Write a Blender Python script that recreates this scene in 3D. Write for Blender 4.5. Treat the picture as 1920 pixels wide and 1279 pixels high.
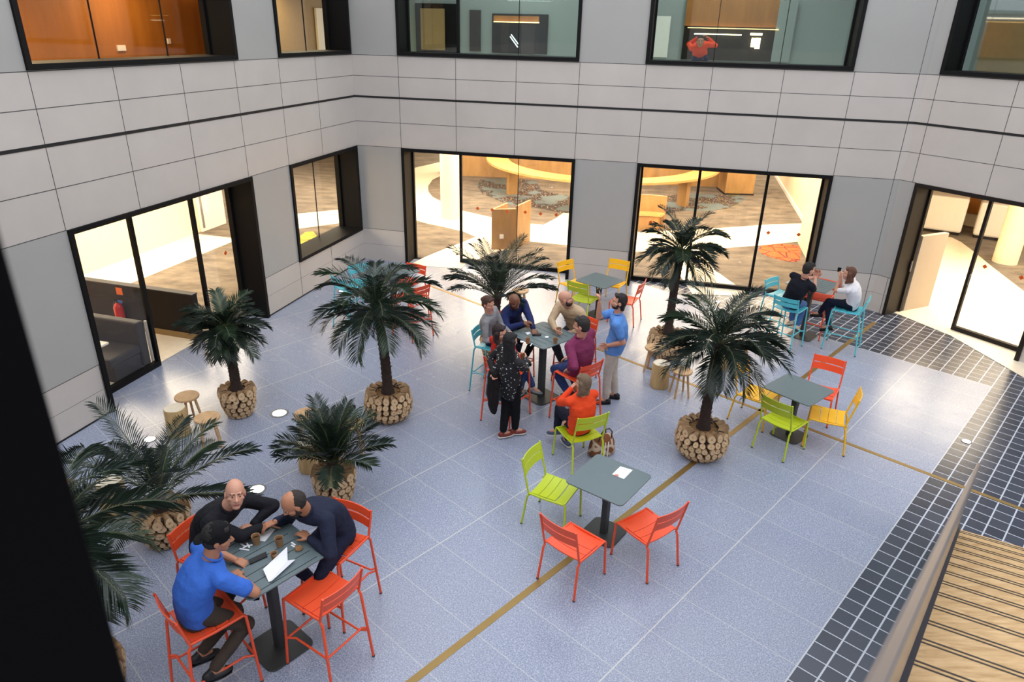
import bpy, bmesh, math, random
from mathutils import Vector, Matrix
random.seed(7)
for o in list(bpy.data.objects): bpy.data.objects.remove(o)
scene = bpy.context.scene
COL = scene.collection
V = Vector
pi = math.pi
R = math.radians

# ------------------------------------------------------------------ camera
CAM_H = 5.2
F_PX, PITCH, ROLL = 1310.8, 0.4204, 0.02487
cam = bpy.data.cameras.new('camera')
camo = bpy.data.objects.new('camera', cam); COL.objects.link(camo)
cam.sensor_width = 36.0
cam.lens = F_PX / 1920 * 36
cam.clip_start = 0.02; cam.clip_end = 200
cam.dof.use_dof = True; cam.dof.focus_distance = 8.0; cam.dof.aperture_fstop = 3.5
_c, _s, _cp, _sp = math.cos(ROLL), math.sin(ROLL), math.cos(PITCH), math.sin(PITCH)
RX = V((_c, _s * _sp, _s * _cp)); UP = V((-_s, _c * _sp, _c * _cp)); FW = V((0, _cp, -_sp))
m = Matrix((RX, UP, -FW)).transposed().to_4x4(); m.translation = V((0, 0, CAM_H))
camo.matrix_world = m
scene.camera = camo
CAM = V((0, 0, CAM_H))

def ray(px, py):
    return (RX * ((px - 960) / F_PX) + UP * (-(py - 639.5) / F_PX) + FW)
def at(px, py, z=0.0):
    d = ray(px, py); return CAM + d * ((z - CAM_H) / d.z)
def ats(pts, z=0.0): return [at(a, b, z) for a, b in pts]

# ------------------------------------------------------------------ light + exposure
world = bpy.data.worlds.new('world'); scene.world = world; world.use_nodes = True
bg = world.node_tree.nodes['Background']
bg.inputs[0].default_value = (0.88, 0.92, 1.0, 1); bg.inputs[1].default_value = 2.1
scene.view_settings.view_transform = 'Standard'
scene.view_settings.look = 'None'
scene.view_settings.exposure = 0.0
scene.view_settings.gamma = 1.0
scene.view_settings.use_curve_mapping = False

def area(name, loc, size, power, color, rot=(0, 0, 0), sy=None):
    l = bpy.data.lights.new(name, 'AREA'); l.energy = power; l.color = color
    l.shape = 'RECTANGLE'; l.size = size; l.size_y = sy or size
    o = bpy.data.objects.new(name, l); COL.objects.link(o); o.location = loc; o.rotation_euler = rot
    return o
WARM = (1.0, 0.86, 0.64)

# ------------------------------------------------------------------ materials
def lin(c):
    return tuple((x / 12.92 if x <= .04045 else ((x + .055) / 1.055) ** 2.4) for x in [v / 255 for v in c])
class NT:
    def __init__(s, name):
        s.m = bpy.data.materials.new(name); s.m.use_nodes = True
        s.t = s.m.node_tree; s.b = s.t.nodes['Principled BSDF']
        s.out = s.t.nodes['Material Output']
    def n(s, typ, **kw):
        x = s.t.nodes.new(typ)
        for k, v in kw.items(): setattr(x, k, v)
        return x
    def put(s, sock, v):
        if isinstance(v, bpy.types.NodeSocket): s.t.links.new(v, sock)
        elif isinstance(v, (tuple, list)) and len(v) == 3 and sock.type == 'RGBA': sock.default_value = (*v, 1)
        else: sock.default_value = v
    def math(s, op, a, b=None, c=None):
        x = s.n('ShaderNodeMath', operation=op)
        for i, v in enumerate((a, b, c)):
            if v is not None: s.put(x.inputs[i], v)
        return x.outputs[0]
    def mix(s, f, a, b):
        x = s.n('ShaderNodeMix', data_type='RGBA')
        s.put(x.inputs[0], f); s.put(x.inputs[6], a); s.put(x.inputs[7], b); return x.outputs[2]
    def obj(s): return s.n('ShaderNodeTexCoord').outputs['Object']
    def noise(s, scale, vec=None, detail=3, rough=.5):
        x = s.n('ShaderNodeTexNoise'); x.inputs['Scale'].default_value = scale
        x.inputs['Detail'].default_value = detail; x.inputs['Roughness'].default_value = rough
        s.t.links.new(vec if vec else s.obj(), x.inputs['Vector']); return x.outputs['Fac']
    def ramp(s, f, a, b):
        x = s.n('ShaderNodeMapRange'); s.put(x.inputs[0], f)
        x.inputs[1].default_value = a; x.inputs[2].default_value = b; return x.outputs[0]
    def bump(s, h, st=.3, d=.01):
        x = s.n('ShaderNodeBump'); x.inputs['Strength'].default_value = st; x.inputs['Distance'].default_value = d
        s.put(x.inputs['Height'], h); s.t.links.new(x.outputs[0], s.b.inputs['Normal'])
    def set(s, col=None, rough=None, metal=None):
        if col is not None: s.put(s.b.inputs['Base Color'], col)
        if rough is not None: s.put(s.b.inputs['Roughness'], rough)
        if metal is not None: s.b.inputs['Metallic'].default_value = metal
        return s
def pm(name, rgb, rough=.5, metal=0, var=.12, scale=8, bump=0, bscale=60, spec=None):
    t = NT(name); c = lin(rgb)
    f = t.noise(scale)
    t.set(t.mix(f, tuple(x * (1 - var) for x in c), tuple(min(1, x * (1 + var)) for x in c)), rough, metal)
    if bump: t.bump(t.noise(bscale), bump)
    if spec is not None: t.b.inputs['Specular IOR Level'].default_value = spec
    return t.m
def emit(name, rgb, st):
    t = NT(name); t.set((0, 0, 0), .5); t.b.inputs['Emission Color'].default_value = (*rgb, 1)
    t.b.inputs['Emission Strength'].default_value = st; return t.m

GANG = -0.7482       # floor grid azimuth: local x = v, local y = u
def uvnodes(t):
    sx = t.n('ShaderNodeSeparateXYZ'); t.t.links.new(t.obj(), sx.inputs[0]); return sx.outputs[0], sx.outputs[1]
def line(t, c, off, step, hw):
    # 1 on joint, 0 elsewhere
    a = t.math('SUBTRACT', c, off - step / 2); a = t.math('FLOORED_MODULO', a, step)
    a = t.math('SUBTRACT', a, step / 2); a = t.math('ABSOLUTE', a); return t.math('LESS_THAN', a, hw)
def floor_mat():
    t = NT('terrazzo_and_tile'); v, u = uvnodes(t)
    big = t.noise(.6, detail=4); fine = t.noise(75, detail=2, rough=.7)
    vo = t.n('ShaderNodeTexVoronoi'); vo.inputs['Scale'].default_value = 48; t.t.links.new(t.obj(), vo.inputs['Vector'])
    spk = t.ramp(vo.outputs['Distance'], .30, .16)
    base = t.mix(t.ramp(fine, .35, .65), lin((112, 120, 142)), lin((172, 180, 200)))
    base = t.mix(t.math('MULTIPLY', spk, .5), base, lin((214, 218, 226)))
    # slab to slab tone
    cu = t.math('FLOOR', t.math('DIVIDE', t.math('SUBTRACT', u, 5.17), .594)); cv = t.math('FLOOR', t.math('DIVIDE', t.math('ADD', v, 1.19), 1.172))
    wn = t.n('ShaderNodeTexWhiteNoise', noise_dimensions='2D'); cb = t.n('ShaderNodeCombineXYZ')
    t.put(cb.inputs[0], cu); t.put(cb.inputs[1], cv); t.t.links.new(cb.outputs[0], wn.inputs['Vector'])
    base = t.mix(t.math('MULTIPLY', wn.outputs['Value'], .16), base, lin((112, 120, 140)))
    base = t.mix(t.math('MULTIPLY', t.ramp(big, .35, .7), .18), base, lin((176, 172, 176)))
    lu = line(t, u, 5.17, .594, .0035); lv = line(t, v, -1.19, 1.172, .006)
    j = t.math('MAXIMUM', lu, lv)
    j = t.math('MAXIMUM', t.math('MULTIPLY', lu, .75), lv)
    terr = t.mix(t.math('MULTIPLY', j, .8), base, lin((205, 203, 196)))
    # dark tiles
    tj = t.math('MAXIMUM', line(t, u, 5.17, .198, .006), line(t, v, -1.19, .195, .008))
    wn2 = t.n('ShaderNodeTexWhiteNoise', noise_dimensions='2D'); cb2 = t.n('ShaderNodeCombineXYZ')
    t.put(cb2.inputs[0], t.math('FLOOR', t.math('DIVIDE', t.math('SUBTRACT', u, 5.17), .198)))
    t.put(cb2.inputs[1], t.math('FLOOR', t.math('DIVIDE', t.math('ADD', v, 1.19), .195)))
    t.t.links.new(cb2.outputs[0], wn2.inputs['Vector'])
    dk = t.mix(wn2.outputs['Value'], lin((44, 50, 64)), lin((60, 66, 80)))
    dark = t.mix(tj, dk, lin((190, 194, 204)))
    isd = t.math('MAXIMUM', t.math('GREATER_THAN', u, 12.93), t.math('GREATER_THAN', v, -1.19))
    t.set(t.mix(isd, terr, dark)); 
    t.put(t.b.inputs['Roughness'], t.math('ADD', t.math('MULTIPLY', t.noise(3), .12), .2))
    t.b.inputs['Specular IOR Level'].default_value = .55
    return t.m
def wall_mat():
    t = NT('stone_panel'); sx = t.n('ShaderNodeSeparateXYZ'); t.t.links.new(t.obj(), sx.inputs[0]); z = sx.outputs[2]
    pier = t.math('MULTIPLY', t.math('GREATER_THAN', z, .77), t.math('LESS_THAN', z, 2.69))
    pier = t.math('MAXIMUM', pier, t.math('GREATER_THAN', z, 4.6))
    n = t.noise(.9, detail=5, rough=.6)
    a = t.mix(n, lin((180, 173, 166)), lin((204, 196, 188)))
    b = t.mix(n, lin((160, 158, 154)), lin((172, 170, 165)))
    t.set(t.mix(pier, a, b), .38); return t.m
def carpet_mat():
    t = NT('lounge_carpet'); mp = t.n('ShaderNodeMapping'); mp.inputs['Scale'].default_value = (1, 2.0, 1); mp.inputs['Rotation'].default_value = (0, 0, .2)
    t.t.links.new(t.obj(), mp.inputs[0]); n = t.noise(1.5, mp.outputs[0], 6, .62)
    t.set(t.mix(t.ramp(n, .32, .68), lin((84, 74, 64)), lin((128, 115, 100))), .95); return t.m
def rug_mat(name, a, b, c, sc=1.2):
    t = NT(name); n = t.noise(sc, detail=2); n2 = t.noise(18, detail=1)
    x = t.mix(t.ramp(n, .50, .54), a, b); x = t.mix(t.math('MULTIPLY', t.ramp(n2, .60, .66), t.math('LESS_THAN', n, .5)), x, c)
    t.set(x, .95); return t.m
def doodle_mat(name, a, b):
    t = NT(name); vo = t.n('ShaderNodeTexVoronoi', feature='DISTANCE_TO_EDGE'); vo.inputs['Scale'].default_value = 2.6
    t.t.links.new(t.obj(), vo.inputs['Vector']); t.set(t.mix(t.ramp(vo.outputs['Distance'], .05, .03), a, b), .95); return t.m
def wood_mat(name, a, b, sc=6, st=(1, 1, 12), rough=.5):
    t = NT(name); mp = t.n('ShaderNodeMapping'); mp.inputs['Scale'].default_value = st
    t.t.links.new(t.obj(), mp.inputs[0]); n = t.noise(sc, mp.outputs[0], 4, .6)
    t.set(t.mix(t.ramp(n, .3, .7), lin(a), lin(b)), rough); t.bump(n, .15, .004); return t.m
def endgrain_mat():
    t = NT('log_end_grain'); n = t.noise(30, detail=3)
    t.set(t.mix(n, lin((176, 142, 102)), lin((226, 198, 158))), .75); return t.m
def glass_mat(name='clear_glass', tint=(1, 1, 1), ior=1.45):
    t = NT(name); t.t.nodes.remove(t.b)
    tr = t.n('ShaderNodeBsdfTransparent'); tr.inputs[0].default_value = (*tint, 1)
    gl = t.n('ShaderNodeBsdfGlossy'); gl.inputs['Roughness'].default_value = .02
    lw = t.n('ShaderNodeLayerWeight'); lw.inputs['Blend'].default_value = .5
    f0 = ((ior - 1) / (ior + 1)) ** 2
    fr = t.n('ShaderNodeMath', operation='MULTIPLY_ADD'); t.put(fr.inputs[0], t.math('POWER', lw.outputs['Facing'], 5.0)); fr.inputs[1].default_value = 1 - f0; fr.inputs[2].default_value = f0
    mx = t.n('ShaderNodeMixShader')
    t.t.links.new(fr.outputs[0], mx.inputs[0]); t.t.links.new(tr.outputs[0], mx.inputs[1]); t.t.links.new(gl.outputs[0], mx.inputs[2])
    t.t.links.new(mx.outputs[0], t.out.inputs[0]); return t.m
def dots_mat():
    t = NT('black_white_print_fabric'); vo = t.n('ShaderNodeTexVoronoi'); vo.inputs['Scale'].default_value = 26
    vo.inputs['Randomness'].default_value = 1
    t.t.links.new(t.obj(), vo.inputs['Vector'])
    w = t.math('LESS_THAN', vo.outputs['Distance'], .24)
    t.set(t.mix(w, (.008, .008, .01), (.6, .58, .55)), .8); return t.m
M = {}
M['floor'] = floor_mat(); M['wall'] = wall_mat(); M['carpet'] = carpet_mat()
M['joint'] = pm('panel_joint', (70, 68, 66), .8); M['band'] = pm('black_shadow_gap', (18, 17, 17), .6)
M['black'] = pm('black_window_frame', (11, 10, 11), .6, spec=.2); M['bronze'] = pm('dark_bronze_frame', (30, 24, 20), .55, spec=.25)
M['brass'] = pm('brass_strip', (150, 122, 70), .42, .55, .15, 3)
M['glass'] = glass_mat(); M['glass_dim'] = glass_mat('upper_glass', (.86, .93, .92), 1.7)
M['path'] = pm('cream_resin_path', (236, 222, 198), .35); M['cream'] = pm('cream_plaster', (232, 216, 186), .8, var=.03)
M['ceil'] = pm('white_ceiling', (225, 220, 210), .9, var=.03)
M['oak'] = wood_mat('oak_veneer', (152, 114, 66), (176, 136, 84), 4, (1, 1, .3)); M['oak_top'] = wood_mat('oak_counter', (196, 146, 84), (214, 166, 102), 3, (1, 1, 1), .35)
M['orange_wood'] = wood_mat('amber_wood_panel', (148, 92, 34), (174, 112, 48), 3, (1, 1, .2), .4)
M['tan'] = pm('tan_panel', (150, 122, 78), .7); M['teal_wall'] = pm('grey_green_panel', (138, 146, 142), .5, var=.06, scale=1)  # grey green is the facade mirrored in the upper glass
M['dkgrey'] = pm('dark_grey_partition', (40, 34, 30), .8, spec=.2); M['sofa'] = pm('grey_leather', (52, 50, 52), .6, spec=.3)
M['rail'] = pm('bronze_grey_metal', (142, 134, 130), .32, .6, .06, 2); M['railedge'] = pm('dark_handrail_trim', (50, 50, 60), .45, .3)
M['tread'] = wood_mat('stair_timber', (190, 150, 98), (226, 190, 138), 5, (1, 7, 1), .55)
M['strip'] = pm('antislip_strip', (72, 66, 60), .8)
M['post'] = pm('matt_black_column', (5, 5, 8), .8, spec=.1)
M['tabletop'] = pm('grey_green_powder_coat', (98, 112, 114), .42, 0, .05); M['tablebase'] = pm('dark_powder_coat', (52, 54, 54), .5)
M['slot'] = pm('shadow_slot', (14, 16, 17), .9)
for n_, c_ in dict(orange=(238, 84, 44), lime=(186, 202, 34), yellow=(246, 186, 20), teal=(84, 190, 204)).items():
    M[n_] = pm(n_ + '_powder_coat', c_, .38, 0, .04)
M['rubber'] = pm('grey_foot', (70, 70, 70), .8)
M['leaf'] = pm('palm_leaflet', (32, 46, 34), .42, 0, .4, 6); M['leaf2'] = pm('palm_leaflet_pale', (48, 66, 44), .42, 0, .4, 6)
M['rachis'] = pm('palm_rib', (88, 96, 60), .6); M['trunk'] = pm('palm_fibre_trunk', (54, 40, 34), .95, 0, .5, 30, .9, 70)
M['bark'] = wood_mat('log_bark', (128, 98, 68), (180, 144, 104), 10, (1, 1, 1), .85); M['endgrain'] = endgrain_mat()
M['potdark'] = pm('dark_pot_gap', (46, 34, 26), .95); M['chips'] = pm('bark_chips', (140, 104, 66), .95, 0, .6, 60, 1, 90)
M['stool_wood'] = wood_mat('pale_stool_wood', (176, 138, 98), (206, 168, 124), 8, (1, 1, 1), .6)
M['stumpside'] = wood_mat('peeled_log', (176, 142, 92), (214, 182, 128), 6, (1, 1, .25), .7)
M['stumptop'] = pm('sawn_log_top', (226, 214, 190), .7, 0, .1, 20)
M['steel'] = pm('brushed_steel', (130, 130, 130), .45, .6); M['uplight'] = emit('uplight_lens', (1, .98, .94), 5)
M['lamp'] = emit('warm_lamp', (1, .82, .5), 8); M['cove'] = emit('cove_light', (1, .62, .22), 5); M['whitelamp'] = emit('white_strip_lamp', (.9, 1, 1), 3)  # white glow serves only reflections modelled behind the upper glass
M['paper'] = pm('white_paper', (236, 236, 238), .6, var=.03); M['cup'] = pm('kraft_paper_cup', (158, 120, 80), .7); M['coffee'] = pm('coffee', (60, 38, 22), .3)
M['phone'] = pm('black_phone_glass', (14, 14, 16), .15); M['red'] = pm('red_enamel', (206, 34, 28), .35); M['blue'] = pm('blue_tag', (50, 90, 170), .5)
M['sticker'] = pm('orange_sticker', (226, 96, 20), .6); M['white'] = pm('white_laminate', (238, 232, 222), .5, var=.03)
M['crumple'] = pm('brown_wrapper', (150, 112, 72), .8, 0, .4, 90, 1, 80)

# ------------------------------------------------------------------ mesh builder
class MB:
    def __init__(s): s.v = []; s.f = []; s.mi = []; s.cur = 0
    def add(s, vs, fs):
        b = len(s.v); s.v += [V(x) for x in vs]; s.f += [tuple(b + i for i in f) for f in fs]; s.mi += [s.cur] * len(fs)
    def box(s, c, d, rot=None, ax=None):
        c = V(c); hx, hy, hz = d[0] / 2, d[1] / 2, d[2] / 2
        X, Y, Z = ax if ax else (V((1, 0, 0)), V((0, 1, 0)), V((0, 0, 1)))
        if rot is not None: X = V((math.cos(rot), math.sin(rot), 0)); Y = V((-math.sin(rot), math.cos(rot), 0))
        vs = [c + X * (a * hx) + Y * (b * hy) + Z * (e * hz) for a, b, e in
              ((-1, -1, -1), (1, -1, -1), (1, 1, -1), (-1, 1, -1), (-1, -1, 1), (1, -1, 1), (1, 1, 1), (-1, 1, 1))]
        s.add(vs, [(3, 2, 1, 0), (4, 5, 6, 7), (0, 1, 5, 4), (1, 2, 6, 5), (2, 3, 7, 6), (3, 0, 4, 7)])
    def prism(s, pts, z0, z1):
        n = len(pts); a = [V((p[0], p[1], z0)) for p in pts]; b = [V((p[0], p[1], z1)) for p in pts]
        ar = sum(pts[i][0] * pts[(i + 1) % n][1] - pts[(i + 1) % n][0] * pts[i][1] for i in range(n))
        if ar < 0: a.reverse(); b.reverse()
        s.add(a + b, [tuple(range(n - 1, -1, -1)), tuple(range(n, 2 * n))] + [(i, (i + 1) % n, n + (i + 1) % n, n + i) for i in range(n)])
    def tube(s, path, r, n=8, flat=1.0, cap=True):
        path = [V(p) for p in path]; rs = r if isinstance(r, (list, tuple)) else [r] * len(path)
        vs = []; prev = None
        for i, p in enumerate(path):
            t = (path[min(i + 1, len(path) - 1)] - path[max(i - 1, 0)]).normalized()
            if prev is None:
                a = V((0, 0, 1)) if abs(t.z) < .9 else V((1, 0, 0)); x = t.cross(a).normalized()
            else: x = (prev - t * prev.dot(t)).normalized()
            prev = x; y = t.cross(x)
            for k in range(n):
                an = 2 * pi * k / n; vs.append(p + x * (rs[i] * math.cos(an)) + y * (rs[i] * flat * math.sin(an)))
        L = len(path); fs = [(i * n + k, i * n + (k + 1) % n, (i + 1) * n + (k + 1) % n, (i + 1) * n + k) for i in range(L - 1) for k in range(n)]
        if cap: fs += [tuple(range(n - 1, -1, -1)), tuple((L - 1) * n + k for k in range(n))]
        s.add(vs, fs)
    def lathe(s, prof, c=(0, 0, 0), n=28, ax=None, jit=0):
        c = V(c); X, Y, Z = ax if ax else (V((1, 0, 0)), V((0, 1, 0)), V((0, 0, 1)))
        vs = []
        for r, z in prof:
            for k in range(n):
                an = 2 * pi * k / n; rr = r * (1 + jit * math.sin(3 * an + 1) + jit * math.sin(5 * an))
                vs.append(c + X * (rr * math.cos(an)) + Y * (rr * math.sin(an)) + Z * z)
        L = len(prof); fs = [(i * n + k, i * n + (k + 1) % n, (i + 1) * n + (k + 1) % n, (i + 1) * n + k) for i in range(L - 1) for k in range(n)]
        fs += [tuple(range(n - 1, -1, -1)), tuple((L - 1) * n + k for k in range(n))]
        s.add(vs, fs)
    def ell(s, c, rad, ax=None, n=14, m=9):
        prof = [(math.sin(pi * i / m), -math.cos(pi * i / m)) for i in range(1, m)]
        X, Y, Z = ax if ax else (V((1, 0, 0)), V((0, 1, 0)), V((0, 0, 1)))
        s.lathe(prof, c, n, (X * rad[0], Y * rad[1], Z * rad[2]))
    def caps(s, a, b, ra, rb, n=12):
        a = V(a); b = V(b); d = b - a; L = d.length
        if L < 1e-5: s.ell(a, (ra,) * 3); return
        t = d / L; q = V((0, 0, 1)) if abs(t.z) < .9 else V((1, 0, 0)); x = t.cross(q).normalized(); y = t.cross(x)
        prof = [(ra * math.cos(th), ra * math.sin(th)) for th in (-1.35, -.9, -.45, 0)] + [(rb * math.cos(th), L + rb * math.sin(th)) for th in (0, .45, .9, 1.35)]
        vs = [a + x * (r * math.cos(2 * pi * k / n)) + y * (-r * math.sin(2 * pi * k / n)) * -1 + t * z for r, z in prof for k in range(n)]
        Lp = len(prof); fs = [(i * n + k, i * n + (k + 1) % n, (i + 1) * n + (k + 1) % n, (i + 1) * n + k) for i in range(Lp - 1) for k in range(n)]
        fs += [tuple(range(n - 1, -1, -1)), tuple((Lp - 1) * n + k for k in range(n))]
        s.add(vs, fs)
    def ringloft(s, rings, X, Y, n=20):
        # rings: (centre, half width, half depth); X lateral, Y depth (lists or single)
        vs = []
        for c, a, b in rings:
            for k in range(n):
                an = 2 * pi * k / n; cx, sy = math.cos(an), math.sin(an)
                cx = math.copysign(abs(cx) ** .85, cx); sy = math.copysign(abs(sy) ** .85, sy)
                vs.append(V(c) + X * (a * cx) + Y * (b * sy))
        L = len(rings); fs = [(i * n + k, i * n + (k + 1) % n, (i + 1) * n + (k + 1) % n, (i + 1) * n + k) for i in range(L - 1) for k in range(n)]
        fs += [tuple(range(n - 1, -1, -1)), tuple((L - 1) * n + k for k in range(n))]
        s.add(vs, fs)
    def build(s, name, mat, parent=None, origin=None, smooth=False, bevel=0):
        me = bpy.data.meshes.new(name); o0 = V(origin) if origin is not None else V((0, 0, 0))
        me.from_pydata([tuple(v - o0) for v in s.v], [], s.f)
        for mm in (mat if isinstance(mat, list) else [mat]): me.materials.append(mm)
        for p, k in zip(me.polygons, s.mi): p.material_index = k; p.use_smooth = smooth
        bm = bmesh.new(); bm.from_mesh(me); bmesh.ops.recalc_face_normals(bm, faces=bm.faces); bm.to_mesh(me); bm.free()
        me.update(); o = bpy.data.objects.new(name, me); COL.objects.link(o)
        if parent: o.parent = parent
        if smooth:
            md = o.modifiers.new('weighted', 'WEIGHTED_NORMAL') if False else None
            try: me.set_sharp_from_angle(angle=R(50))
            except Exception: pass
        if bevel:
            b = o.modifiers.new('bevel', 'BEVEL'); b.width = bevel; b.segments = 2; b.limit_method = 'ANGLE'
        return o
def thing(name, label, cat, loc=(0, 0, 0), rz=0, group=None):
    o = bpy.data.objects.new(name, None); COL.objects.link(o); o.location = loc; o.rotation_euler = (0, 0, rz); o.empty_display_size = .1
    return tag(o, label, cat, group)
def tag(o, label, cat, group=None, kind=None):
    o['label'] = label; o['category'] = cat
    if group: o['group'] = group
    if kind: o['kind'] = kind
    return o
def struct(mb, name, mat, **k):
    o = mb.build(name, mat, **k); o['kind'] = 'structure'; return o
def copy_tree(o, parent=None):
    c = o.copy(); COL.objects.link(c)
    if parent: c.parent = parent
    for ch in list(o.children): copy_tree(ch, c)
    return c
def place(proto, used, loc, rz, label, group=None):
    o = proto if not used[0] else copy_tree(proto)
    used[0] = True
    o.location = loc; o.rotation_euler = (0, 0, rz); o['label'] = label
    if group: o['group'] = group
    return o

# ------------------------------------------------------------------ structure: planes of the walls
class Wall:
    def __init__(s, a, d):
        s.n = V((math.cos(a), math.sin(a), 0)); s.t = V((math.sin(a), -math.cos(a), 0)); s.d = d; s.a = a
    def P(s, sc, z, off=0): return s.n * (s.d + off) + s.t * sc + V((0, 0, z))
    def st(s, px, py, off=0):
        r = ray(px, py); k = (s.d + off) / r.dot(s.n); p = CAM + r * k; return p.dot(s.t), p.z
    def frame(s): # matrix: local x = along, y = into wall, z up
        m = Matrix((s.t, s.n, V((0, 0, 1)))).transposed().to_4x4(); m.translation = s.n * s.d; return m
BACK = Wall(1.33864, 15.0469); LEFT = Wall(2.86514, 7.9437); RIGHT = Wall(0.57684, 13.714)
WT = .55; TOP = 8.2
def build_wall(W, name, s0, s1, holes):
    ss = sorted({s0, s1} | {h[0] for h in holes} | {h[1] for h in holes}); zs = sorted({0, TOP} | {h[2] for h in holes} | {h[3] for h in holes})
    def solid(i, j):
        if i < 0 or j < 0 or i >= len(ss) - 1 or j >= len(zs) - 1: return False
        a, b = (ss[i] + ss[i + 1]) / 2, (zs[j] + zs[j + 1]) / 2
        return not any(h[0] < a < h[1] and h[2] < b < h[3] for h in holes)
    mb = MB()
    for i in range(len(ss) - 1):
        for j in range(len(zs) - 1):
            if not solid(i, j): continue
            a, b, c, d = ss[i], ss[i + 1], zs[j], zs[j + 1]
            mb.add([(a, 0, c), (b, 0, c), (b, 0, d), (a, 0, d)], [(0, 1, 2, 3)])
            mb.add([(a, WT, c), (b, WT, c), (b, WT, d), (a, WT, d)], [(3, 2, 1, 0)])
            for (di, dj, q) in ((-1, 0, [(a, 0, c), (a, 0, d), (a, WT, d), (a, WT, c)]), (1, 0, [(b, 0, c), (b, WT, c), (b, WT, d), (b, 0, d)]),
                                (0, -1, [(a, 0, c), (a, WT, c), (b, WT, c), (b, 0, c)]), (0, 1, [(a, 0, d), (b, 0, d), (b, WT, d), (a, WT, d)])):
                if not solid(i + di, j + dj): mb.add(q, [(0, 1, 2, 3)])
    o = mb.build(name, M['wall']); o['kind'] = 'structure'; o.matrix_world = W.frame()
    # remove normals recalculation artefacts: open cells share no verts, acceptable for double sided shading
    return o
trim_n = [0]
def joints(W, s0, s1, vs, skip):
    trim_n[0] += 1; mb = MB()
    def hor(z, h, dep, segs):
        for a, b in segs: mb.box(((a + b) / 2, -dep / 2 + .002, z), (b - a, dep, h))
    def segs(z):
        cur = [(s0, s1)]
        for h in skip:
            if h[2] - .01 < z < h[3] + .01:
                cur = [q for a, b in cur for q in ((a, min(b, h[0])), (max(a, h[1]), b)) if q[1] - q[0] > .02]
        return cur
    for z in (.395, ):
        hor(z, .004, .003, segs(z))
    for z in (.77, 2.695, 3.228, 4.186, 4.608): hor(z, .010, .003, segs(z))
    for v in vs:
        z = 0.0
        for a, b in ((0, .77), (2.695, 3.735), (3.775, 4.608)):
            if any(h[0] - .01 < v < h[1] + .01 and h[2] < (a + b) / 2 < h[3] for h in skip): continue
            mb.box((v, -.0005, (a + b) / 2), (.009, .003, b - a))
        
    o = mb.build('trim_%d' % trim_n[0], M['joint']); o['kind'] = 'structure'; o.matrix_world = W.frame()
    trim_n[0] += 1; mb = MB(); mb.box(((s0 + s1) / 2, 0, 3.755), (s1 - s0, .012, .042))
    if W is LEFT:
        for a, b in segs(.012): mb.box(((a + b) / 2, -.003, .012), (b - a, .008, .024))
    o = mb.build('trim_%d' % trim_n[0], M['band']); o['kind'] = 'structure'; o.matrix_world = W.frame()
win_n = [0, 0]
GD = .46   # glass depth
def window(W, s0, s1, z0, z1, mull, panes, sill=True, thin=(), door=False, gmat='glass', dots=(), frame='black', nobottom=()):
    """mull: s positions of mullions, panes: indexes that carry glass"""
    k = 1 if door else 0; win_n[k] += 1; nm = ('door_%d' if door else 'window_%d') % win_n[k]
    ft = .07; mb = MB(); d0 = -.035; dep = WT - d0
    # lining of the opening (box frame, proud of the wall)
    mb.box((s0 + ft / 2, d0 + dep / 2, (z0 + z1) / 2), (ft, dep, z1 - z0)); mb.box((s1 - ft / 2, d0 + dep / 2, (z0 + z1) / 2), (ft, dep, z1 - z0))
    mb.box(((s0 + s1) / 2, d0 + dep / 2, z1 - ft / 2), (s1 - s0 - 2 * ft, dep, ft))
    if sill: mb.box(((s0 + s1) / 2, d0 + dep / 2, z0 + ft / 2), (s1 - s0 - 2 * ft, dep, ft))
    edges = [s0 + ft] + list(mull) + [s1 - ft]; zb = z0 + (ft if sill else 0)
    for i, mm in enumerate(mull):
        w = .012 if i in thin else .055
        mb.box((mm, GD, (zb + z1 - ft) / 2), (w, .07 if i not in thin else .02, z1 - ft - zb))
    if not sill:
        for i in panes:
            if i in nobottom: continue
            mb.box(((edges[i] + edges[i + 1]) / 2, GD, .045), (edges[i + 1] - edges[i], .09, .09))
    # edge frames at head and jambs of the glazing
    mb.box(((s0 + s1) / 2, GD, z1 - ft - .03), (s1 - s0 - 2 * ft, .07, .06))
    mb.box((s0 + ft + .02, GD, (zb + z1 - ft) / 2), (.04, .07, z1 - ft - zb)); mb.box((s1 - ft - .02, GD, (zb + z1 - ft) / 2), (.04, .07, z1 - ft - zb))
    o = mb.build(nm, M[frame]); o['kind'] = 'structure'; o.matrix_world = W.frame()
    for i in panes:
        a, b = edges[i], edges[i + 1]; g = MB(); g.box(((a + b) / 2, GD, (zb + z1 - ft) / 2), (b - a, .012, z1 - ft - zb)); g.build('glass_pane', M[gmat], o)
    for (px, py) in dots:
        s_, z_ = W.st(px, py, GD - .012); g = MB(); h = .045
        g.add([(s_ - h, GD - .012, z_), (s_, GD - .012, z_ - h), (s_ + h, GD - .012, z_), (s_, GD - .012, z_ + h),
               (s_ - h, GD - .009, z_), (s_, GD - .009, z_ - h), (s_ + h, GD - .009, z_), (s_, GD - .009, z_ + h)],
              [(0, 1, 2, 3), (7, 6, 5, 4), (0, 4, 5, 1), (1, 5, 6, 2), (2, 6, 7, 3), (3, 7, 4, 0)])
        g.build('glass_marker', M['sticker'], o)
    return o
hB = [(-6.22, -2.27, 0, 2.695), (-.96, 2.87, 0, 2.695), (-6.22, -2.31, 4.62, 7.6), (-.99, 2.84, 4.62, 7.6)]
hL = [(6.84, 10.73, 0, 2.695), (11.93, 14.64, .74, 2.695), (6.82, 10.76, 4.62, 7.6), (11.95, 14.65, 4.62, 7.6)]
hR = [(-7.12, -4.55, 0, 2.695), (-7.19, -3.3, 4.62, 7.6)]
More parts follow.
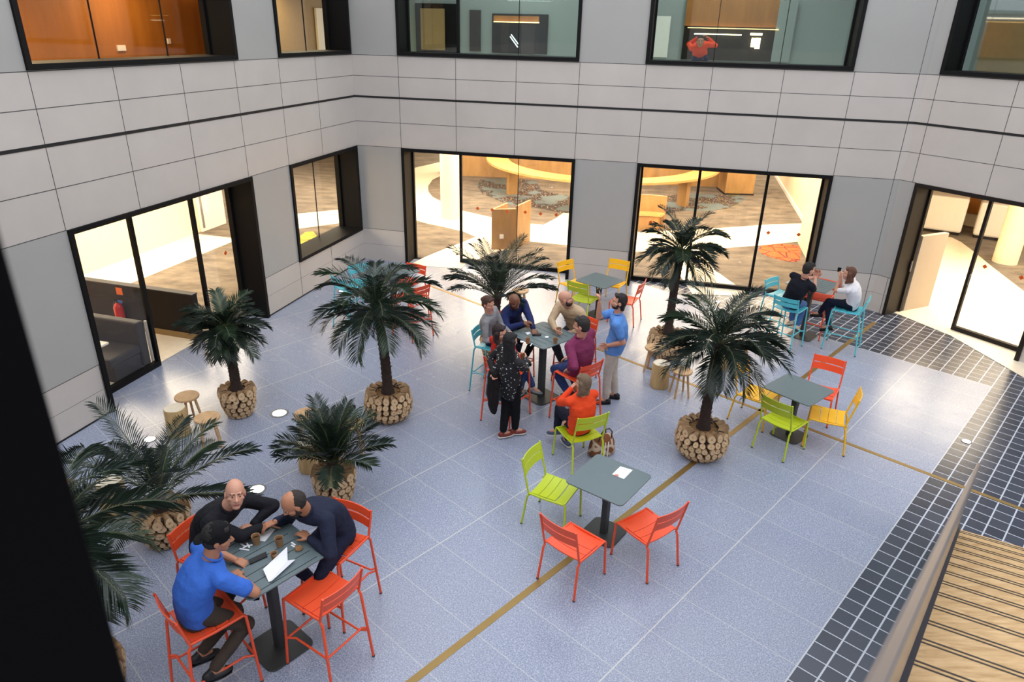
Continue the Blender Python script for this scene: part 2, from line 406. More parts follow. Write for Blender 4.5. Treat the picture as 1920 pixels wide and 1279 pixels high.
build_wall(BACK, 'wall_back', -7.285, 4.094, hB); build_wall(LEFT, 'wall_left', -4, 14.71, hL); build_wall(RIGHT, 'wall_right', -7.423, 5, hR)
joints(BACK, -7.285, 4.094, [-6.22, -4.925, -3.61, -2.29, -.97, .31, 1.63, 2.87, 3.97], hB)
joints(LEFT, -4, 14.71, [.4, 1.69, 2.98, 4.26, 5.55, 6.83, 8.11, 9.39, 10.67, 11.94, 13.2], hL)
joints(RIGHT, -7.423, 5, [-7.19, -5.88, -4.6, -3.3, -2], hR)
# tall joints beside the right corner
mb = MB(); mb.box((3.97, -.0005, TOP / 2), (.008, .003, TOP)); trim_n[0] += 1
o = mb.build('trim_%d' % trim_n[0], M['joint']); o['kind'] = 'structure'; o.matrix_world = BACK.frame()
# windows and doors
def S(W, px, py): return W.st(px, py, GD)[0]
window(BACK, -6.22, -2.27, 0, 2.695, [S(BACK, 864.5, 400), S(BACK, 970, 400)], [1, 2], sill=False, thin=(1,), frame='black',
       dots=[(895.5, 391), (922.8, 393.5), (951, 396.5), (984.7, 398), (1013.5, 401), (1043, 403)])
window(BACK, -.96, 2.87, 0, 2.695, [S(BACK, 1299, 430), S(BACK, 1422, 440)], [0, 1, 2], sill=False,
       dots=[(1220, 417), (1440.6, 436.5), (1497.5, 440)])
window(BACK, -6.22, -2.31, 4.62, 7.6, [S(BACK, 859, 50), S(BACK, 973, 50)], [0, 1, 2], gmat='glass_dim', thin=(1,))
window(BACK, -.99, 2.84, 4.62, 7.6, [S(BACK, 1346, 50), S(BACK, 1472, 60)], [0, 1, 2], gmat='glass_dim', thin=(0, 1))
window(LEFT, 6.84, 10.73, 0, 2.695, [S(LEFT, 262, 510), S(LEFT, 372, 470)], [0, 2], sill=False, dots=[(423, 474.5)])
window(LEFT, 11.93, 14.64, .74, 2.695, [S(LEFT, 592, 370)], [0, 1], thin=(0,))
window(LEFT, 6.82, 10.76, 4.62, 7.6, [S(LEFT, 176, 60), S(LEFT, 306, 50)], [0, 1, 2], thin=(0, 1))
window(LEFT, 11.95, 14.65, 4.62, 7.6, [S(LEFT, 571, 60)], [0, 1], thin=(0,))
window(RIGHT, -7.19, -3.3, 4.62, 7.6, [-5.2], [0, 1], gmat='glass_dim')
dr = window(RIGHT, -7.12, -4.55, 0, 2.695, [S(RIGHT, 1822, 500)], [1], sill=False, door=True, frame='bronze', dots=[(1846.5, 500), (1915, 520.5)])
mb = MB(); s_, z_ = RIGHT.st(1815, 535, GD); mb.tube([(s_ + .02, GD - .04, .95), (s_ + .02, GD - .09, .97), (s_ + .02, GD - .09, 1.15), (s_ + .02, GD - .04, 1.17)], .009); mb.build('door_handle', M['steel'], dr)
mb = MB(); s0_ = -7.12 + .06; mb.box((s0_ + .05, GD - .05, 1.0), (.02, .03, .22)); mb.build('door_handle', M['steel'], dr)

# floor: courtyard (local axes follow the tile grid)
def wpt(W, s, off): p = W.P(s, 0, off); return (p.x, p.y)
fl_pts = [wpt(LEFT, -4, .5), wpt(LEFT, 14.71 + .3, .5), wpt(BACK, 4.2, .5), wpt(RIGHT, -7.2, .5), wpt(RIGHT, 5, .5), (13, -4)]
mb = MB(); ca, sa = math.cos(GANG), math.sin(GANG)
mb.prism([(x * ca + y * sa, -x * sa + y * ca) for x, y in fl_pts], -.2, 0)
o = struct(mb, 'floor', M['floor']); o.rotation_euler = (0, 0, GANG)
def vu(v, u, z=0): return V((v * ca - u * sa, v * sa + u * ca, z))
for (a, b, w) in ((vu(-3.53, -1), vu(-3.53, 14.45), .075), (vu(-11.3, 9.38), vu(1.2, 9.38), .065)):
    trim_n[0] += 1; mb = MB(); d = b - a; mb.box((a + b) / 2 + V((0, 0, .001)), (d.length, w, .004), rot=math.atan2(d.y, d.x)); struct(mb, 'trim_%d' % trim_n[0], M['brass'])
# interior floors, ceilings
def quadW(W, s0, s1, o0, o1): return [wpt(W, s0, o0), wpt(W, s1, o0), wpt(W, s1, o1), wpt(W, s0, o1)]
mb = MB(); mb.prism(quadW(BACK, -22, 9, .5, 26), -.2, .004); struct(mb, 'floor_lounge', M['carpet'])
mb = MB(); mb.prism(quadW(LEFT, 3, 15.1, .5, 9), -.2, .003); struct(mb, 'floor_left_room', M['carpet'])
mb = MB(); mb.prism([wpt(RIGHT, -7.4, .5), wpt(RIGHT, 3, .5), wpt(RIGHT, 3, 9.6), wpt(RIGHT, -12.9, 9.6)], -.2, .006); struct(mb, 'floor_right_room', M['carpet'])
mb = MB(); mb.prism(quadW(BACK, -22, 9, .55, 26), 2.75, 3.0); struct(mb, 'ceiling_lounge', M['ceil'])
mb = MB(); mb.prism(quadW(LEFT, 3, 15.3, .55, 9), 2.75, 3.0); struct(mb, 'ceiling_left_room', M['ceil'])
mb = MB(); mb.prism([wpt(RIGHT, -7.5, .55), wpt(RIGHT, 3, .55), wpt(RIGHT, 3, 9.6), wpt(RIGHT, -13, 9.6)], 2.752, 3.0); struct(mb, 'ceiling_right_room', M['ceil'])

def gpoly(name, pts, z, mat, label=None, cat=None):
    mb = MB(); mb.prism([tuple(at(a, b)[:2]) for a, b in pts], .002, z); return mb.build(name, mat)
def wallseg(name, a, b, z0, z1, th, mat):
    a = V((a[0], a[1], 0)); b = V((b[0], b[1], 0)); d = b - a; mb = MB()
    mb.box((a + b) / 2 + V((0, 0, (z0 + z1) / 2)), (d.length, th, z1 - z0), rot=math.atan2(d.y, d.x)); return struct(mb, name, mat)
def Z(ox, oy, s, pts): return [(ox + a / s, oy + b / s) for a, b in pts]
A1 = lambda *p: Z(750, 270, 4.92, p)
A2 = lambda *p: Z(1180, 290, 4.7375, p)
A3 = lambda *p: Z(1640, 330, 3.457, p)
A4 = lambda *p: Z(120, 320, 2.9075, p)
# --- lounge floor shapes
o = gpoly('floor_path', A1((-400, 330), (95, 230), (360, 170), (470, 180), (470, 250), (385, 290), (300, 330), (258, 390), (262, 440), (300, 490), (385, 535), (480, 585), (580, 618), (720, 650), (870, 685), (1000, 712), (1195, 737), (1325, 747), (1450, 680), (1560, 592), (1800, 560)) +
          A2((80, 690), (300, 680), (530, 670), (1000, 640), (1250, 622), (1560, 612), (1560, 770), (1490, 775), (1200, 805), (1000, 820), (800, 835), (690, 840), (700, 960), (770, 1035), (880, 1115), (1010, 1205), (1080, 1262), (560, 1240), (440, 1060), (440, 900), (300, 850), (80, 860), (-250, 900)) +
          A1((1540, 935), (1190, 900), (1050, 965), (860, 1000), (700, 1075), (600, 1115), (560, 1150), (150, 1125), (120, 1100), (230, 1045), (400, 975), (560, 915), (700, 858), (575, 805), (520, 795), (400, 765), (250, 735), (118, 695), (-400, 600)), .007, M['path']); o['kind'] = 'structure'
def rug(name, pts, z, mat, label):
    return tag(gpoly(name, pts, z, mat), label, 'rug')
M['rug_dark'] = rug_mat('rug_dark', lin((54, 42, 38)), lin((98, 108, 108)), lin((190, 170, 140)))
rug('patterned_rug', A1((715, 390), (740, 330), (960, 320), (1260, 345), (1300, 420), (1390, 450), (1560, 480), (1900, 450)) + A2((330, 370), (520, 345), (1000, 370), (1040, 385), (980, 430), (870, 480), (700, 505), (500, 500), (300, 530), (90, 540)) + A1((1560, 640), (1480, 635), (1250, 590), (1000, 560), (760, 460)), .01, M['rug_dark'], 'large dark brown and teal patterned rug under the curved wooden counter')
rug('orange_rug', A2((1145, 850), (1165, 820), (1220, 803), (1350, 798), (1470, 805), (1515, 815), (1525, 870), (1515, 935), (1490, 953), (1400, 950), (1250, 912), (1180, 885)), .01, doodle_mat('rug_orange', lin((232, 96, 44)), lin((110, 40, 30))), 'orange oval rug with dark drawn lines beside the cream pillar')
tag(gpoly('yellow_rug', Z(0, 0, 2.743, ((1545, 1215), (1570, 1195), (1610, 1192), (1630, 1215), (1620, 1250), (1580, 1270), (1545, 1270))), .01, doodle_mat('rug_yellow', lin((196, 176, 70)), lin((150, 130, 50)))), 'yellow rug on the floor behind the small left window', 'rug')
# left room
o = MB(); o.prism(quadW(LEFT, 3, 15.1, 3.84, 5.2), .001, .008); o = o.build('floor_path_left', M['path']); o['kind'] = 'structure'
o = MB(); o.prism(quadW(LEFT, 6, 9.4, .5, 3.84), .001, .008); o = o.build('floor_left_entry', M['path']); o['kind'] = 'structure'
mb = MB(); mb.prism([tuple(at(a, b)[:2]) for a, b in [(540, 403), (665, 391), (665, 415), (540, 432)]], .001, .009); struct(mb, 'floor_crossing', M['path'])
mb = MB(); mb.box((9, 5.3, 1.375), (13, .2, 2.75)); o = struct(mb, 'wall_left_room', M['cream']); o.matrix_world = LEFT.frame()
mb = MB(); mb.box((3.4, 3, 1.375), (.2, 5, 2.75)); o = struct(mb, 'wall_left_room_near', M['cream']); o.matrix_world = LEFT.frame()
def onL(px, py, off): return LEFT.st(px, py, off)
ds = onL(392, 370, 5.18)[0]
d_ = MB(); d_.box((ds, 5.17, 1.05), (1.0, .05, 2.1)); dd = d_.build('door_2', M['white']); dd['kind'] = 'structure'; dd.matrix_world = LEFT.frame()
d_ = MB(); d_.box((ds - .42, 5.13, 1.05), (.05, .03, 1.9)); d_.build('door_handle', M['steel'], dd)
# partition
def partition():
    t = thing('partition', 'dark brown low partition wall behind the open left window', 'partition', LEFT.P(9.43, 0, .6), LEFT.a - pi / 2)
    mb = MB(); mb.box((0, 1.45, .42), (.12, 3.1, .84)); mb.build('panel', M['dkgrey'], t)
    mb = MB(); mb.box((0, 1.45, .855), (.14, 3.12, .02)); mb.build('cap', M['sofa'], t)
    mb = MB(); mb.box((-.07, 1.45, .06), (.03, 3.1, .1)); mb.build('skirting', M['tan'], t)
    return t
# local x of LEFT frame direction is t; rotation so local x -> t
lrz = math.atan2(LEFT.t.y, LEFT.t.x)
p_ = partition(); p_.rotation_euler = (0, 0, lrz)
t = thing('booth_sofa', 'grey leather booth sofa behind the left window glass', 'sofa', LEFT.P(8.12, 0, .56), lrz)
mb = MB(); mb.box((.1, 1.2, .42), (.16, 2.4, .76)); mb.build('backrest', M['sofa'], t, bevel=.03)
mb = MB(); mb.box((-.3, 1.2, .36), (.62, 2.4, .14)); mb.build('seat', M['sofa'], t, bevel=.03)
mb = MB(); mb.box((-.27, 1.2, .15), (.52, 2.36, .29)); mb.build('plinth', M['sofa'], t)
mb = MB(); mb.box((.2, -.01, .4), (.03, .04, .76)); mb.build('end_trim', M['white'], t)
t = thing('booth_table', 'white booth table in front of the grey sofa', 'table', LEFT.P(7.27, 0, .92), lrz)
mb = MB(); mb.box((0, 0, .70), (.62, .7, .03)); mb.build('tabletop', M['white'], t); mb = MB(); mb.tube([(0, 0, .01), (0, 0, .685)], .04); mb.lathe([(.22, 0), (.22, .02)], (0, 0, 0)); mb.build('pedestal', M['steel'], t)
exp_ = LEFT.P(9.36, 0, 2.1)
t = thing('fire_extinguisher', 'red fire extinguisher with blue tag on the dark partition', 'fire extinguisher', exp_ + V((0, 0, .08)), lrz)
mb = MB(); mb.lathe([(.03, 0), (.075, .01), (.08, .04), (.08, .36), (.06, .42), (.03, .45)], (-.05, 0, 0)); mb.build('cylinder', M['red'], t, smooth=True)
mb = MB(); mb.tube([(-.05, 0, .45), (-.05, 0, .5), (-.12, 0, .52)], .014); mb.tube([(-.05, 0, .48), (-.05, .08, .44), (-.05, .11, .3)], .012); mb.build('valve', M['phone'], t)
mb = MB(); mb.box((-.05, -.06, .48), (.01, .12, .05)); mb.build('tag', M['blue'], t); mb = MB(); mb.box((-.0, -.05, .66), (.012, .13, .13)); mb.build('sign', M['sticker'], t)

# --- lounge furniture
c1 = at(845.5, 408)
t = MB(); t.lathe([(.3, 0), (.3, 2.75)], c1, 32); tag(t.build('round_column', M['cream'], smooth=True), 'round cream column behind the open window of the back wall', 'column')
wp = [at(a, b) for a, b in [(826, 327), (867, 330), (945, 333), (1060, 338), (1200, 344), (1320, 350), (1375, 352)]]
for i in range(len(wp) - 1): pass
mb = MB(); L_ = [p for p in wp]; off = [V((p.x * 1.02, p.y * 1.02, 0)) for p in wp]
mb.prism([(p.x, p.y) for p in L_] + [(p.x, p.y) for p in reversed(off)], 0, 2.75); struct(mb, 'wall_oak_curve', M['oak'])
def ringseg(mb, c, r0, r1, a0, a1, z0, z1, n=48):
    pts = [(c[0] + r1 * math.cos(a0 + (a1 - a0) * i / n), c[1] + r1 * math.sin(a0 + (a1 - a0) * i / n)) for i in range(n + 1)]
    pts += [(c[0] + r0 * math.cos(a0 + (a1 - a0) * i / n), c[1] + r0 * math.sin(a0 + (a1 - a0) * i / n)) for i in range(n, -1, -1)]
    vs = [V((x, y, z0)) for x, y in pts] + [V((x, y, z1)) for x, y in pts]; N = len(pts); k = n + 1; fs = []
    for i in range(n):
        a, b, c_, d = i, i + 1, N - 2 - i, N - 1 - i
        fs += [(a, d, c_, b), (N + a, N + b, N + c_, N + d)]
    fs += [(i, (i + 1) % N, N + (i + 1) % N, N + i) for i in range(N)]
    mb.add(vs, fs)
rc = (3.06, 25.6)
t = thing('ring_counter', 'curved oak ring counter seen through the back windows', 'counter', (rc[0], rc[1], 0))
mb = MB(); ringseg(mb, (0, 0), 3.35, 4.14, R(165), R(355), .9, .97); mb.build('countertop', M['oak_top'], t)
for px, py in ((960, 364), (1279, 386), (1075, 388), (1190, 388)):
    q = at(px, py) - V((rc[0], rc[1], 0)); mb = MB(); mb.box((q.x, q.y, .45), (.34, .2, .9), rot=math.atan2(q.y, q.x)); mb.build('leg', M['oak'], t)
t = thing('oak_block', 'tall oak cabinet block at the right end of the ring counter', 'cabinet', at(1385, 366))
mb = MB(); mb.box((0, .5, 1.3), (1.0, 1.0, 2.6)); mb.build('body', M['oak'], t); mb = MB(); mb.box((0, .5, .03), (1.04, 1.04, .06)); mb.build('plinth', M['dkgrey'], t)
# oak booth box in W1
b0, b1, b2 = at(*A1((850, 975))[0]), at(*A1((1068, 968))[0]), at(*A1((1190, 898))[0])
t = thing('oak_booth', 'oak screen with socket behind the second pane of the back window', 'screen', b1)
def panel(a, b, h, th, nm, mat, t, z0=0):
    a = a - b1; b = b - b1; d = b - a; mb = MB(); mb.box((a + b) / 2 + V((0, 0, z0 + h / 2)), (d.length, th, h), rot=math.atan2(d.y, d.x)); return mb.build(nm, mat, t)
panel(b0, b1, 1.05, .05, 'front_panel', M['oak'], t); panel(b1, b2, 1.12, .05, 'side_panel', M['oak'], t)
panel(b0, b0 + (b2 - b1), 1.05, .05, 'side_panel', M['oak'], t)
q0 = b0.lerp(b1, .3); so = panel(q0, q0 + (b1 - b0).normalized() * .1, .1, .08, 'socket', M['white'], t, .3); so.location = so.location + V((0, -.02, 0))
# low curved oak bench in W2 left
t = thing('curved_bench', 'low curved oak bench behind the palm and right back window', 'bench', at(1215, 448))
mb = MB(); ringseg(mb, (0, 0), .9, 1.3, R(60), R(200), .42, .48, 20); mb.build('seat', M['oak_top'], t); mb = MB(); ringseg(mb, (0, 0), 1.22, 1.3, R(60), R(200), 0, .95, 20); mb.build('backrest', M['oak'], t)
mb = MB(); ringseg(mb, (0, 0), .95, 1.2, R(65), R(195), 0, .42, 20); mb.build('base', M['oak'], t)
# cream walls of the lounge
pe = at(*A2((1500, 790))[0]); wallseg('wall_lounge_end', (pe.x + .25, pe.y), tuple((BACK.P(3.6, 0, .56))[:2]), 0, 2.75, .5, M['cream'])
a, b = at(*A2((1530, 545))[0]), at(*A2((1350, 258))[0]); d = (b - a).normalized()
wallseg('wall_corridor', (a - d * 3)[:2], (b + d * 3)[:2], 0, 2.75, .12, M['cream']); 
wallseg('baseboard_corridor', (a - d * 3 + V((-.08, 0, 0)))[:2], (b + d * 3 + V((-.08, 0, 0)))[:2], 0, .12, .04, M['white'])
wallseg('wall_far', tuple(BACK.P(-22, 0, 24)[:2]), tuple(BACK.P(9, 0, 24)[:2]), 0, 2.75, .2, M['cream'])
wallseg('wall_far_left', tuple(BACK.P(-16, 0, 3)[:2]), tuple(BACK.P(-16, 0, 25)[:2]), 0, 2.75, .2, M['cream'])

# --- right room
t = gpoly('floor_path_right', A3((60, 860), (165, 878), (335, 845), (375, 655), (285, 650), (345, 390), (430, 388), (500, 400), (560, 430), (640, 490), (760, 590), (968, 750), (1300, 1000), (1300, 1500), (490, 1035)), .008, M['path']); t['kind'] = 'structure'
p0 = at(*A3((172, 872))[0]); p1 = at(*A3((335, 840))[0])
wallseg('wall_right_room_low', p0[:2], p1[:2], 0, 1.6, .1, pm('greige_plaster', (176, 160, 142), .8, var=.03))  # shade on the cream wall is put into this darker plaster colour
def block(name, px, w, dep, h, rz, mat, label, cat, plinth=True):
    t = thing(name, label, cat, at(*A3(px)[0]), rz)
    mb = MB(); mb.box((0, dep / 2, h / 2 + .05), (w, dep, h - .05)); mb.build('body', mat, t, bevel=.06)
    mb = MB(); mb.box((0, dep / 2, .04), (w - .06, dep - .06, .07)); mb.build('plinth', M['dkgrey'], t); return t
block('white_desk', (385, 368), 1.3, .8, 1.05, -.55, M['white'], 'rounded white counter block in the right room near the door jamb', 'counter')
t = block('white_reception', (800, 425), 1.3, .6, 1.0, -.55, M['white'], 'white reception desk with a black screen behind the round column', 'desk')
mb = MB(); mb.box((-.7, .4, 1.25), (.35, .05, .26)); mb.box((-.7, .4, 1.07), (.05, .05, .15)); mb.build('screen', M['phone'], t)
mb = MB(); mb.lathe([(.28, 0), (.28, 2.75)], at(*A3((840, 560))[0]), 32); tag(mb.build('right_column', M['cream'], smooth=True), 'round cream column behind the glass of the right door', 'column')
wallseg('wall_right_room', RIGHT.P(-12.9, 0, 9.5)[:2], RIGHT.P(3, 0, 9.5)[:2], 0, 2.75, .2, M['cream'])
q = RIGHT.P(-9.6, 0, 9.36); mb = MB(); mb.box(q + V((0, 0, 1.5)), (5.6, .05, 2.2), rot=math.atan2(RIGHT.t.y, RIGHT.t.x)); struct(mb, 'trim_amber_panel', M['orange_wood'])  # amber light on the end wall, put into a wood-coloured panel
wallseg('wall_right_room_side', RIGHT.P(-7.35, 0, .56)[:2], RIGHT.P(-12.6, 0, 9.4)[:2], 0, 2.75, .15, M['cream'])
wallseg('wall_right_room_far_side', RIGHT.P(0, 0, .56)[:2], RIGHT.P(0, 0, 9.5)[:2], 0, 2.75, .15, M['cream'])

# --- ceiling lamps of the ground floor rooms (flat light panels)
def lampat(W, s, off, size, power, rz, sy=None):
    p = W.P(s, 2.72, off); area('ceiling_lamp', p, size, power, WARM, (0, 0, rz), sy)
for s_, off_ in ((-9, 4), (-4.5, 3.2), (0, 3.2), (4.5, 3.2), (-6, 8), (-1.5, 8.5), (3, 8.5), (-8, 14), (-2, 14), (4, 14), (-13, 6), (-3, 20), (4, 20), (-10, 20)):
    lampat(BACK, s_, off_, 3.6, 330, BACK.a)
for s_, off_ in ((11.2, 3.4), (13.6, 3.4)): lampat(LEFT, s_, off_, 2.4, 170, LEFT.a)
lampat(LEFT, 8.5, 4.75, 6.5, 190, math.atan2(LEFT.t.y, LEFT.t.x), .7)
for s_, off_ in ((-6, 2.2), (-3.5, 2.5), (-6, 5.5), (-3, 5.5), (-5, 8.3)): lampat(RIGHT, s_, off_, 2.8, 155, RIGHT.a)

# --- upper floor rooms
def room_wall(W, name, s0, s1, off, mat, z0=3.8, z1=7.6, th=.1):
    mb = MB(); mb.box(((s0 + s1) / 2, off + th / 2, (z0 + z1) / 2), (s1 - s0, th, z1 - z0)); o = struct(mb, name, mat); o.matrix_world = W.frame(); return o
def rbox(W, s0, s1, o0, o1, z0, z1, name, mat, parent=None):
    mb = MB(); mb.box(((s0 + s1) / 2, (o0 + o1) / 2, (z0 + z1) / 2), (s1 - s0, o1 - o0, z1 - z0)); o = mb.build(name, mat)
    o.matrix_world = W.frame(); return o
D = 3.5
# left: amber room and tan room
room_wall(LEFT, 'wall_upper_amber', 5.5, 15.6, D, M['orange_wood'], 3.8, 5.92)
o = rbox(LEFT, 5.5, 21, .56, D + 1, 6.0, 6.1, 'ceiling_upper_left', M['ceil']); o['kind'] = 'structure'
o = rbox(LEFT, 5.5, 21, .56, D + 1, 3.8, 4.0, 'floor_upper_left', M['carpet']); o['kind'] = 'structure'
wallseg('wall_upper_divider', LEFT.P(11.35, 0, .6)[:2], LEFT.P(15.6, 0, D)[:2], 4.0, 5.98, .08, M['tan'])
o = rbox(LEFT, 5.5, 5.6, .56, D, 4.0, 6.0, 'wall_upper_end', M['cream']); o['kind'] = 'structure'
room_wall(LEFT, 'wall_upper_tan', 15.6, 21, D - .01, M['tan'], 3.8, 6)
tag(rbox(LEFT, 5.7, 15.3, D - .1, D - .06, 5.80, 5.83, 'cove_strip', M['cove']), 'glowing amber cove strip along the top of the wood panelled wall', 'light strip')
def onw(W, px, py, off): return W.st(px, py, off)
for px, py, nm, lab, w, h in ((228, 90, 'double_socket', 'white double socket low on the amber wood wall', .2, .1), (317, 77, 'light_switch', 'small white switch on the amber wood wall', .08, .1)):
    s_, z_ = onw(LEFT, px, py, D - .02); tag(rbox(LEFT, s_ - w / 2, s_ + w / 2, D - .03, D - .001, z_ - h / 2, z_ + h / 2, nm, M['paper']), lab, 'socket' if 'socket' in nm else 'switch')
s_, z_ = onw(LEFT, 605, 60, D - .1)
o = rbox(LEFT, s_ - .25, s_ + .3, D - .09, D - .03, 4.0, 5.6, 'door_3', M['cream']); o['kind'] = 'structure'
for lab, W_, pts in (('amber room', LEFT, ((277, 2), (315, 1), (342, 5), (377, 4))), ('tan room', LEFT, ((536, 7), (561, 2), (602, 2), (608, 6)))):
    for i, (px, py) in enumerate(pts):
        r_ = ray(px, py); k = (5.99 - CAM_H) / r_.z; p = CAM + r_ * min(k, 60)
        off_ = min(max(p.dot(LEFT.n) - LEFT.d, 1.2), 3.0); s2, z2 = LEFT.st(px, py, off_)
        mb = MB(); mb.lathe([(.05, 0), (.05, .02)], LEFT.P(s2, 5.975, off_), 12)
        tag(mb.build('downlight', M['lamp']), 'small round ceiling downlight in the %s behind the upper left window' % lab, 'downlight', 'downlights in the ' + lab)
area('upper_lamp', LEFT.P(8.6, 5.9, 2.2), 1.8, 95, (1, .74, .4)); area('upper_lamp', LEFT.P(11.8, 5.9, 2.6), 1.0, 45, (1, .74, .4)); area('upper_lamp', LEFT.P(14.6, 5.9, 1.6), 1.0, 40, (1, .85, .55)); area('upper_lamp', LEFT.P(17, 5.9, 2.4), 1.4, 60, (1, .85, .55))
# back: facade reflections in the glass, modelled as dim grey green rooms
room_wall(BACK, 'wall_upper_back', -9, 6, D, M['teal_wall'], 3.8, 7.6)
o = rbox(BACK, -9, 6, .56, D, 3.8, 4.0, 'floor_upper_back', M['ceil']); o['kind'] = 'structure'
o = rbox(BACK, -9, 6, .56, D, 7.6, 7.7, 'ceiling_upper_back', M['ceil']); o['kind'] = 'structure'
Bz = lambda *p: Z(730, 0, 5.189, p)
def upbox(W, p0, p1, off, th, nm, mat, lab=None, cat=None, grp=None):
    a = onw(W, *p0, off); b = onw(W, *p1, off); z0, z1 = sorted((a[1], b[1])); z0 = max(z0, 4.0)
    o = rbox(W, min(a[0], b[0]), max(a[0], b[0]), off, off + th, z0, z1, nm, mat)
    if lab: tag(o, lab, cat, grp)
    else: o['kind'] = 'structure'
    return o
b = Bz((250, 30), (670, 515), (300, 80), (540, 490), (780, 95), (885, 500), (1000, 130), (1530, 530), (1015, 150), (1455, 210), (1015, 205), (1455, 225), (1020, 230), (1070, 510), (1090, 230), (1160, 510), (1170, 230), (1255, 500), (1275, 240), (1410, 530), (1150, 5), (1570, 12))
upbox(BACK, b[0], b[1], D - .06, .05, 'door_4', M['black']); upbox(BACK, b[2], b[3], D - .1, .03, 'trim_door_leaf', M['tan'])
upbox(BACK, b[4], b[5], D - .06, .05, 'trim_dark_panel', M['dkgrey']); upbox(BACK, b[6], b[7], D - .06, .05, 'door_5', M['black'])
upbox(BACK, b[8], b[9], D - .1, .03, 'trim_amber_soffit', M['orange_wood']); upbox(BACK, b[10], b[11], D - .14, .03, 'amber_light_strip', M['cove'], 'thin amber light strip over the dark opening upstairs', 'light strip')  # soffit and amber light are reflections, built behind the pane
upbox(BACK, b[14], b[15], D - .1, .03, 'trim_grey_pier', M['dkgrey']); upbox(BACK, b[18], b[19], D - .1, .03, 'trim_brown_panel', M['bronze'])
upbox(BACK, b[20], b[21], 2.2, .05, 'white_light_strip', M['whitelamp'], 'long white light strip above the dark opening upstairs', 'light strip')  # mirrored white light put in as a glowing strip
for i, (q0, q1) in enumerate((((1185, 335), (1255, 430)), ((1175, 355), (1250, 460)))):
    a = onw(BACK, *Bz(q0)[0], D - .15); c_ = onw(BACK, *Bz(q1)[0], D - .15); mb = MB(); mb.tube([(a[0], D - .15, a[1]), (c_[0], D - .15, c_[1])], .012); o = mb.build('slanting_lamp', M['whitelamp']); o.matrix_world = BACK.frame()  # mirrored lights put in as thin glowing bars
    tag(o, ('upper' if i == 0 else 'lower') + ' of two slanting white lamps in the dark opening upstairs', 'lamp', 'slanting white lamps')
C6 = lambda *p: Z(1200, 0, 4.3636, p)
b = C6((390, -20), (1150, 510), (390, -20), (1140, 228), (390, 228), (1135, 240), (445, 272), (830, 290), (905, 270), (1000, 290), (915, 310), (940, 385), (950, 310), (975, 400), (1150, 0), (1215, 510), (110, 130), (220, 470))
upbox(BACK, b[0], b[1], D - .06, .05, 'door_6', M['dkgrey']); upbox(BACK, b[2], b[3], D - .1, .03, 'trim_wood_soffit', M['orange_wood'])
for i, (a, c_) in enumerate(((4, 5), (6, 7), (8, 9), (10, 11), (12, 13))):  # golden lights mirrored in the glass, put in as glowing boxes
    upbox(BACK, b[a], b[c_], D - .15, .03, 'golden_light_strip', M['lamp'] if i else M['cove'], ('longest golden strip below the wood soffit upstairs', 'second golden strip under the longest one upstairs', 'short tilted golden strip right of the upstairs opening', 'left of two upright golden lamps upstairs', 'right of two upright golden lamps upstairs')[i], 'light strip')
upbox(BACK, b[14], b[15], D - .12, .05, 'trim_grey_post', M['teal_wall']); upbox(BACK, b[16], b[17], D - .05, .03, 'trim_pale_panel', M['ceil'])
area('upper_lamp', BACK.P(.6, 7.4, 2.0), 2.2, 75, (.95, 1, .95)); area('upper_lamp', BACK.P(-4, 7.4, 2.0), 2.2, 75, (.95, 1, .95))  # unseen lamps added to brighten the modelled reflections
room_wall(RIGHT, 'wall_upper_right', -8, 2, 2.6, M['teal_wall'], 3.8, 7.6); o = rbox(RIGHT, -8, 2, .56, 2.6, 3.8, 4.0, 'floor_upper_right', M['ceil']); o['kind'] = 'structure'  # grey green wall stands in for the mirrored facade
s_, z_ = onw(RIGHT, 1888, 80, 2.5); o = rbox(RIGHT, s_ - .45, s_ + 1.2, 2.5, 2.58, 4.0, 5.55, 'trim_lit_panel', M['tan']); o['kind'] = 'structure'

# --- wall behind the viewer, landing, stairs, railing, black column
mb = MB(); mb.box((2, -3.6, 4.1), (26, .3, 8.2)); struct(mb, 'wall_near', M['wall'])
p = ray(134, 915); h = V((p.x, p.y, 0)).normalized(); side = V((-h.y, h.x, 0))
mb = MB(); c = h * .62 + side * .2; mb.box(c + V((0, 0, 5.3)), (.14, .4, 3.5), rot=math.atan2(h.y, h.x))
tag(mb.build('black_column', M['post']), 'black column close to the viewer at the left edge', 'column')
FOOT = V((5.04, 6.375, 0)); sa_ = R(51.35); SD = V((math.cos(sa_), math.sin(sa_), 0)); SN = V((SD.y, -SD.x, 0)); TS = .45
TR = V((math.cos(R(-28)), math.sin(R(-28)), 0))  # tread line direction
t = thing('staircase', 'timber staircase with dark anti slip strips running down at the lower right', 'staircase', FOOT)
NT_ = 19; RUN = .40; RISE = RUN * TS; WID = 2.6
mbs = MB(); dk = MB()
for i in range(NT_):
    a = -SD * (RUN * i); b = -SD * (RUN * (i + 1) + .03); z = RISE * (i + 1)
    if i == NT_ - 1: b = -SD * (RUN * (i + 1))
    q = [a, a + TR * WID, b + TR * WID, b]
    one = MB(); one.prism([(x.x, x.y) for x in q], z - .045, z); 
    for k in range(2): pass
    one.build('tread', M['tread'], t)
    for k, fr in enumerate((.025, .055)):
        s0 = -SD * (RUN * i + fr); s1 = -SD * (RUN * i + fr + .010)
        dk.prism([(x.x, x.y) for x in (s0 + TR * .02, s0 + TR * (WID - .02), s1 + TR * (WID - .02), s1 + TR * .02)], z - .001, z + .003)
    mbs.prism([(x.x, x.y) for x in (a - SD * .02, a - SD * .02 + TR * WID, a - SD * .05 + TR * WID, a - SD * .05)], max(0, z - RISE), z - .045)
dk.build('antislip_strips', M['strip'], t); mbs.build('risers', M['railedge'], t)
n_len = 7.45
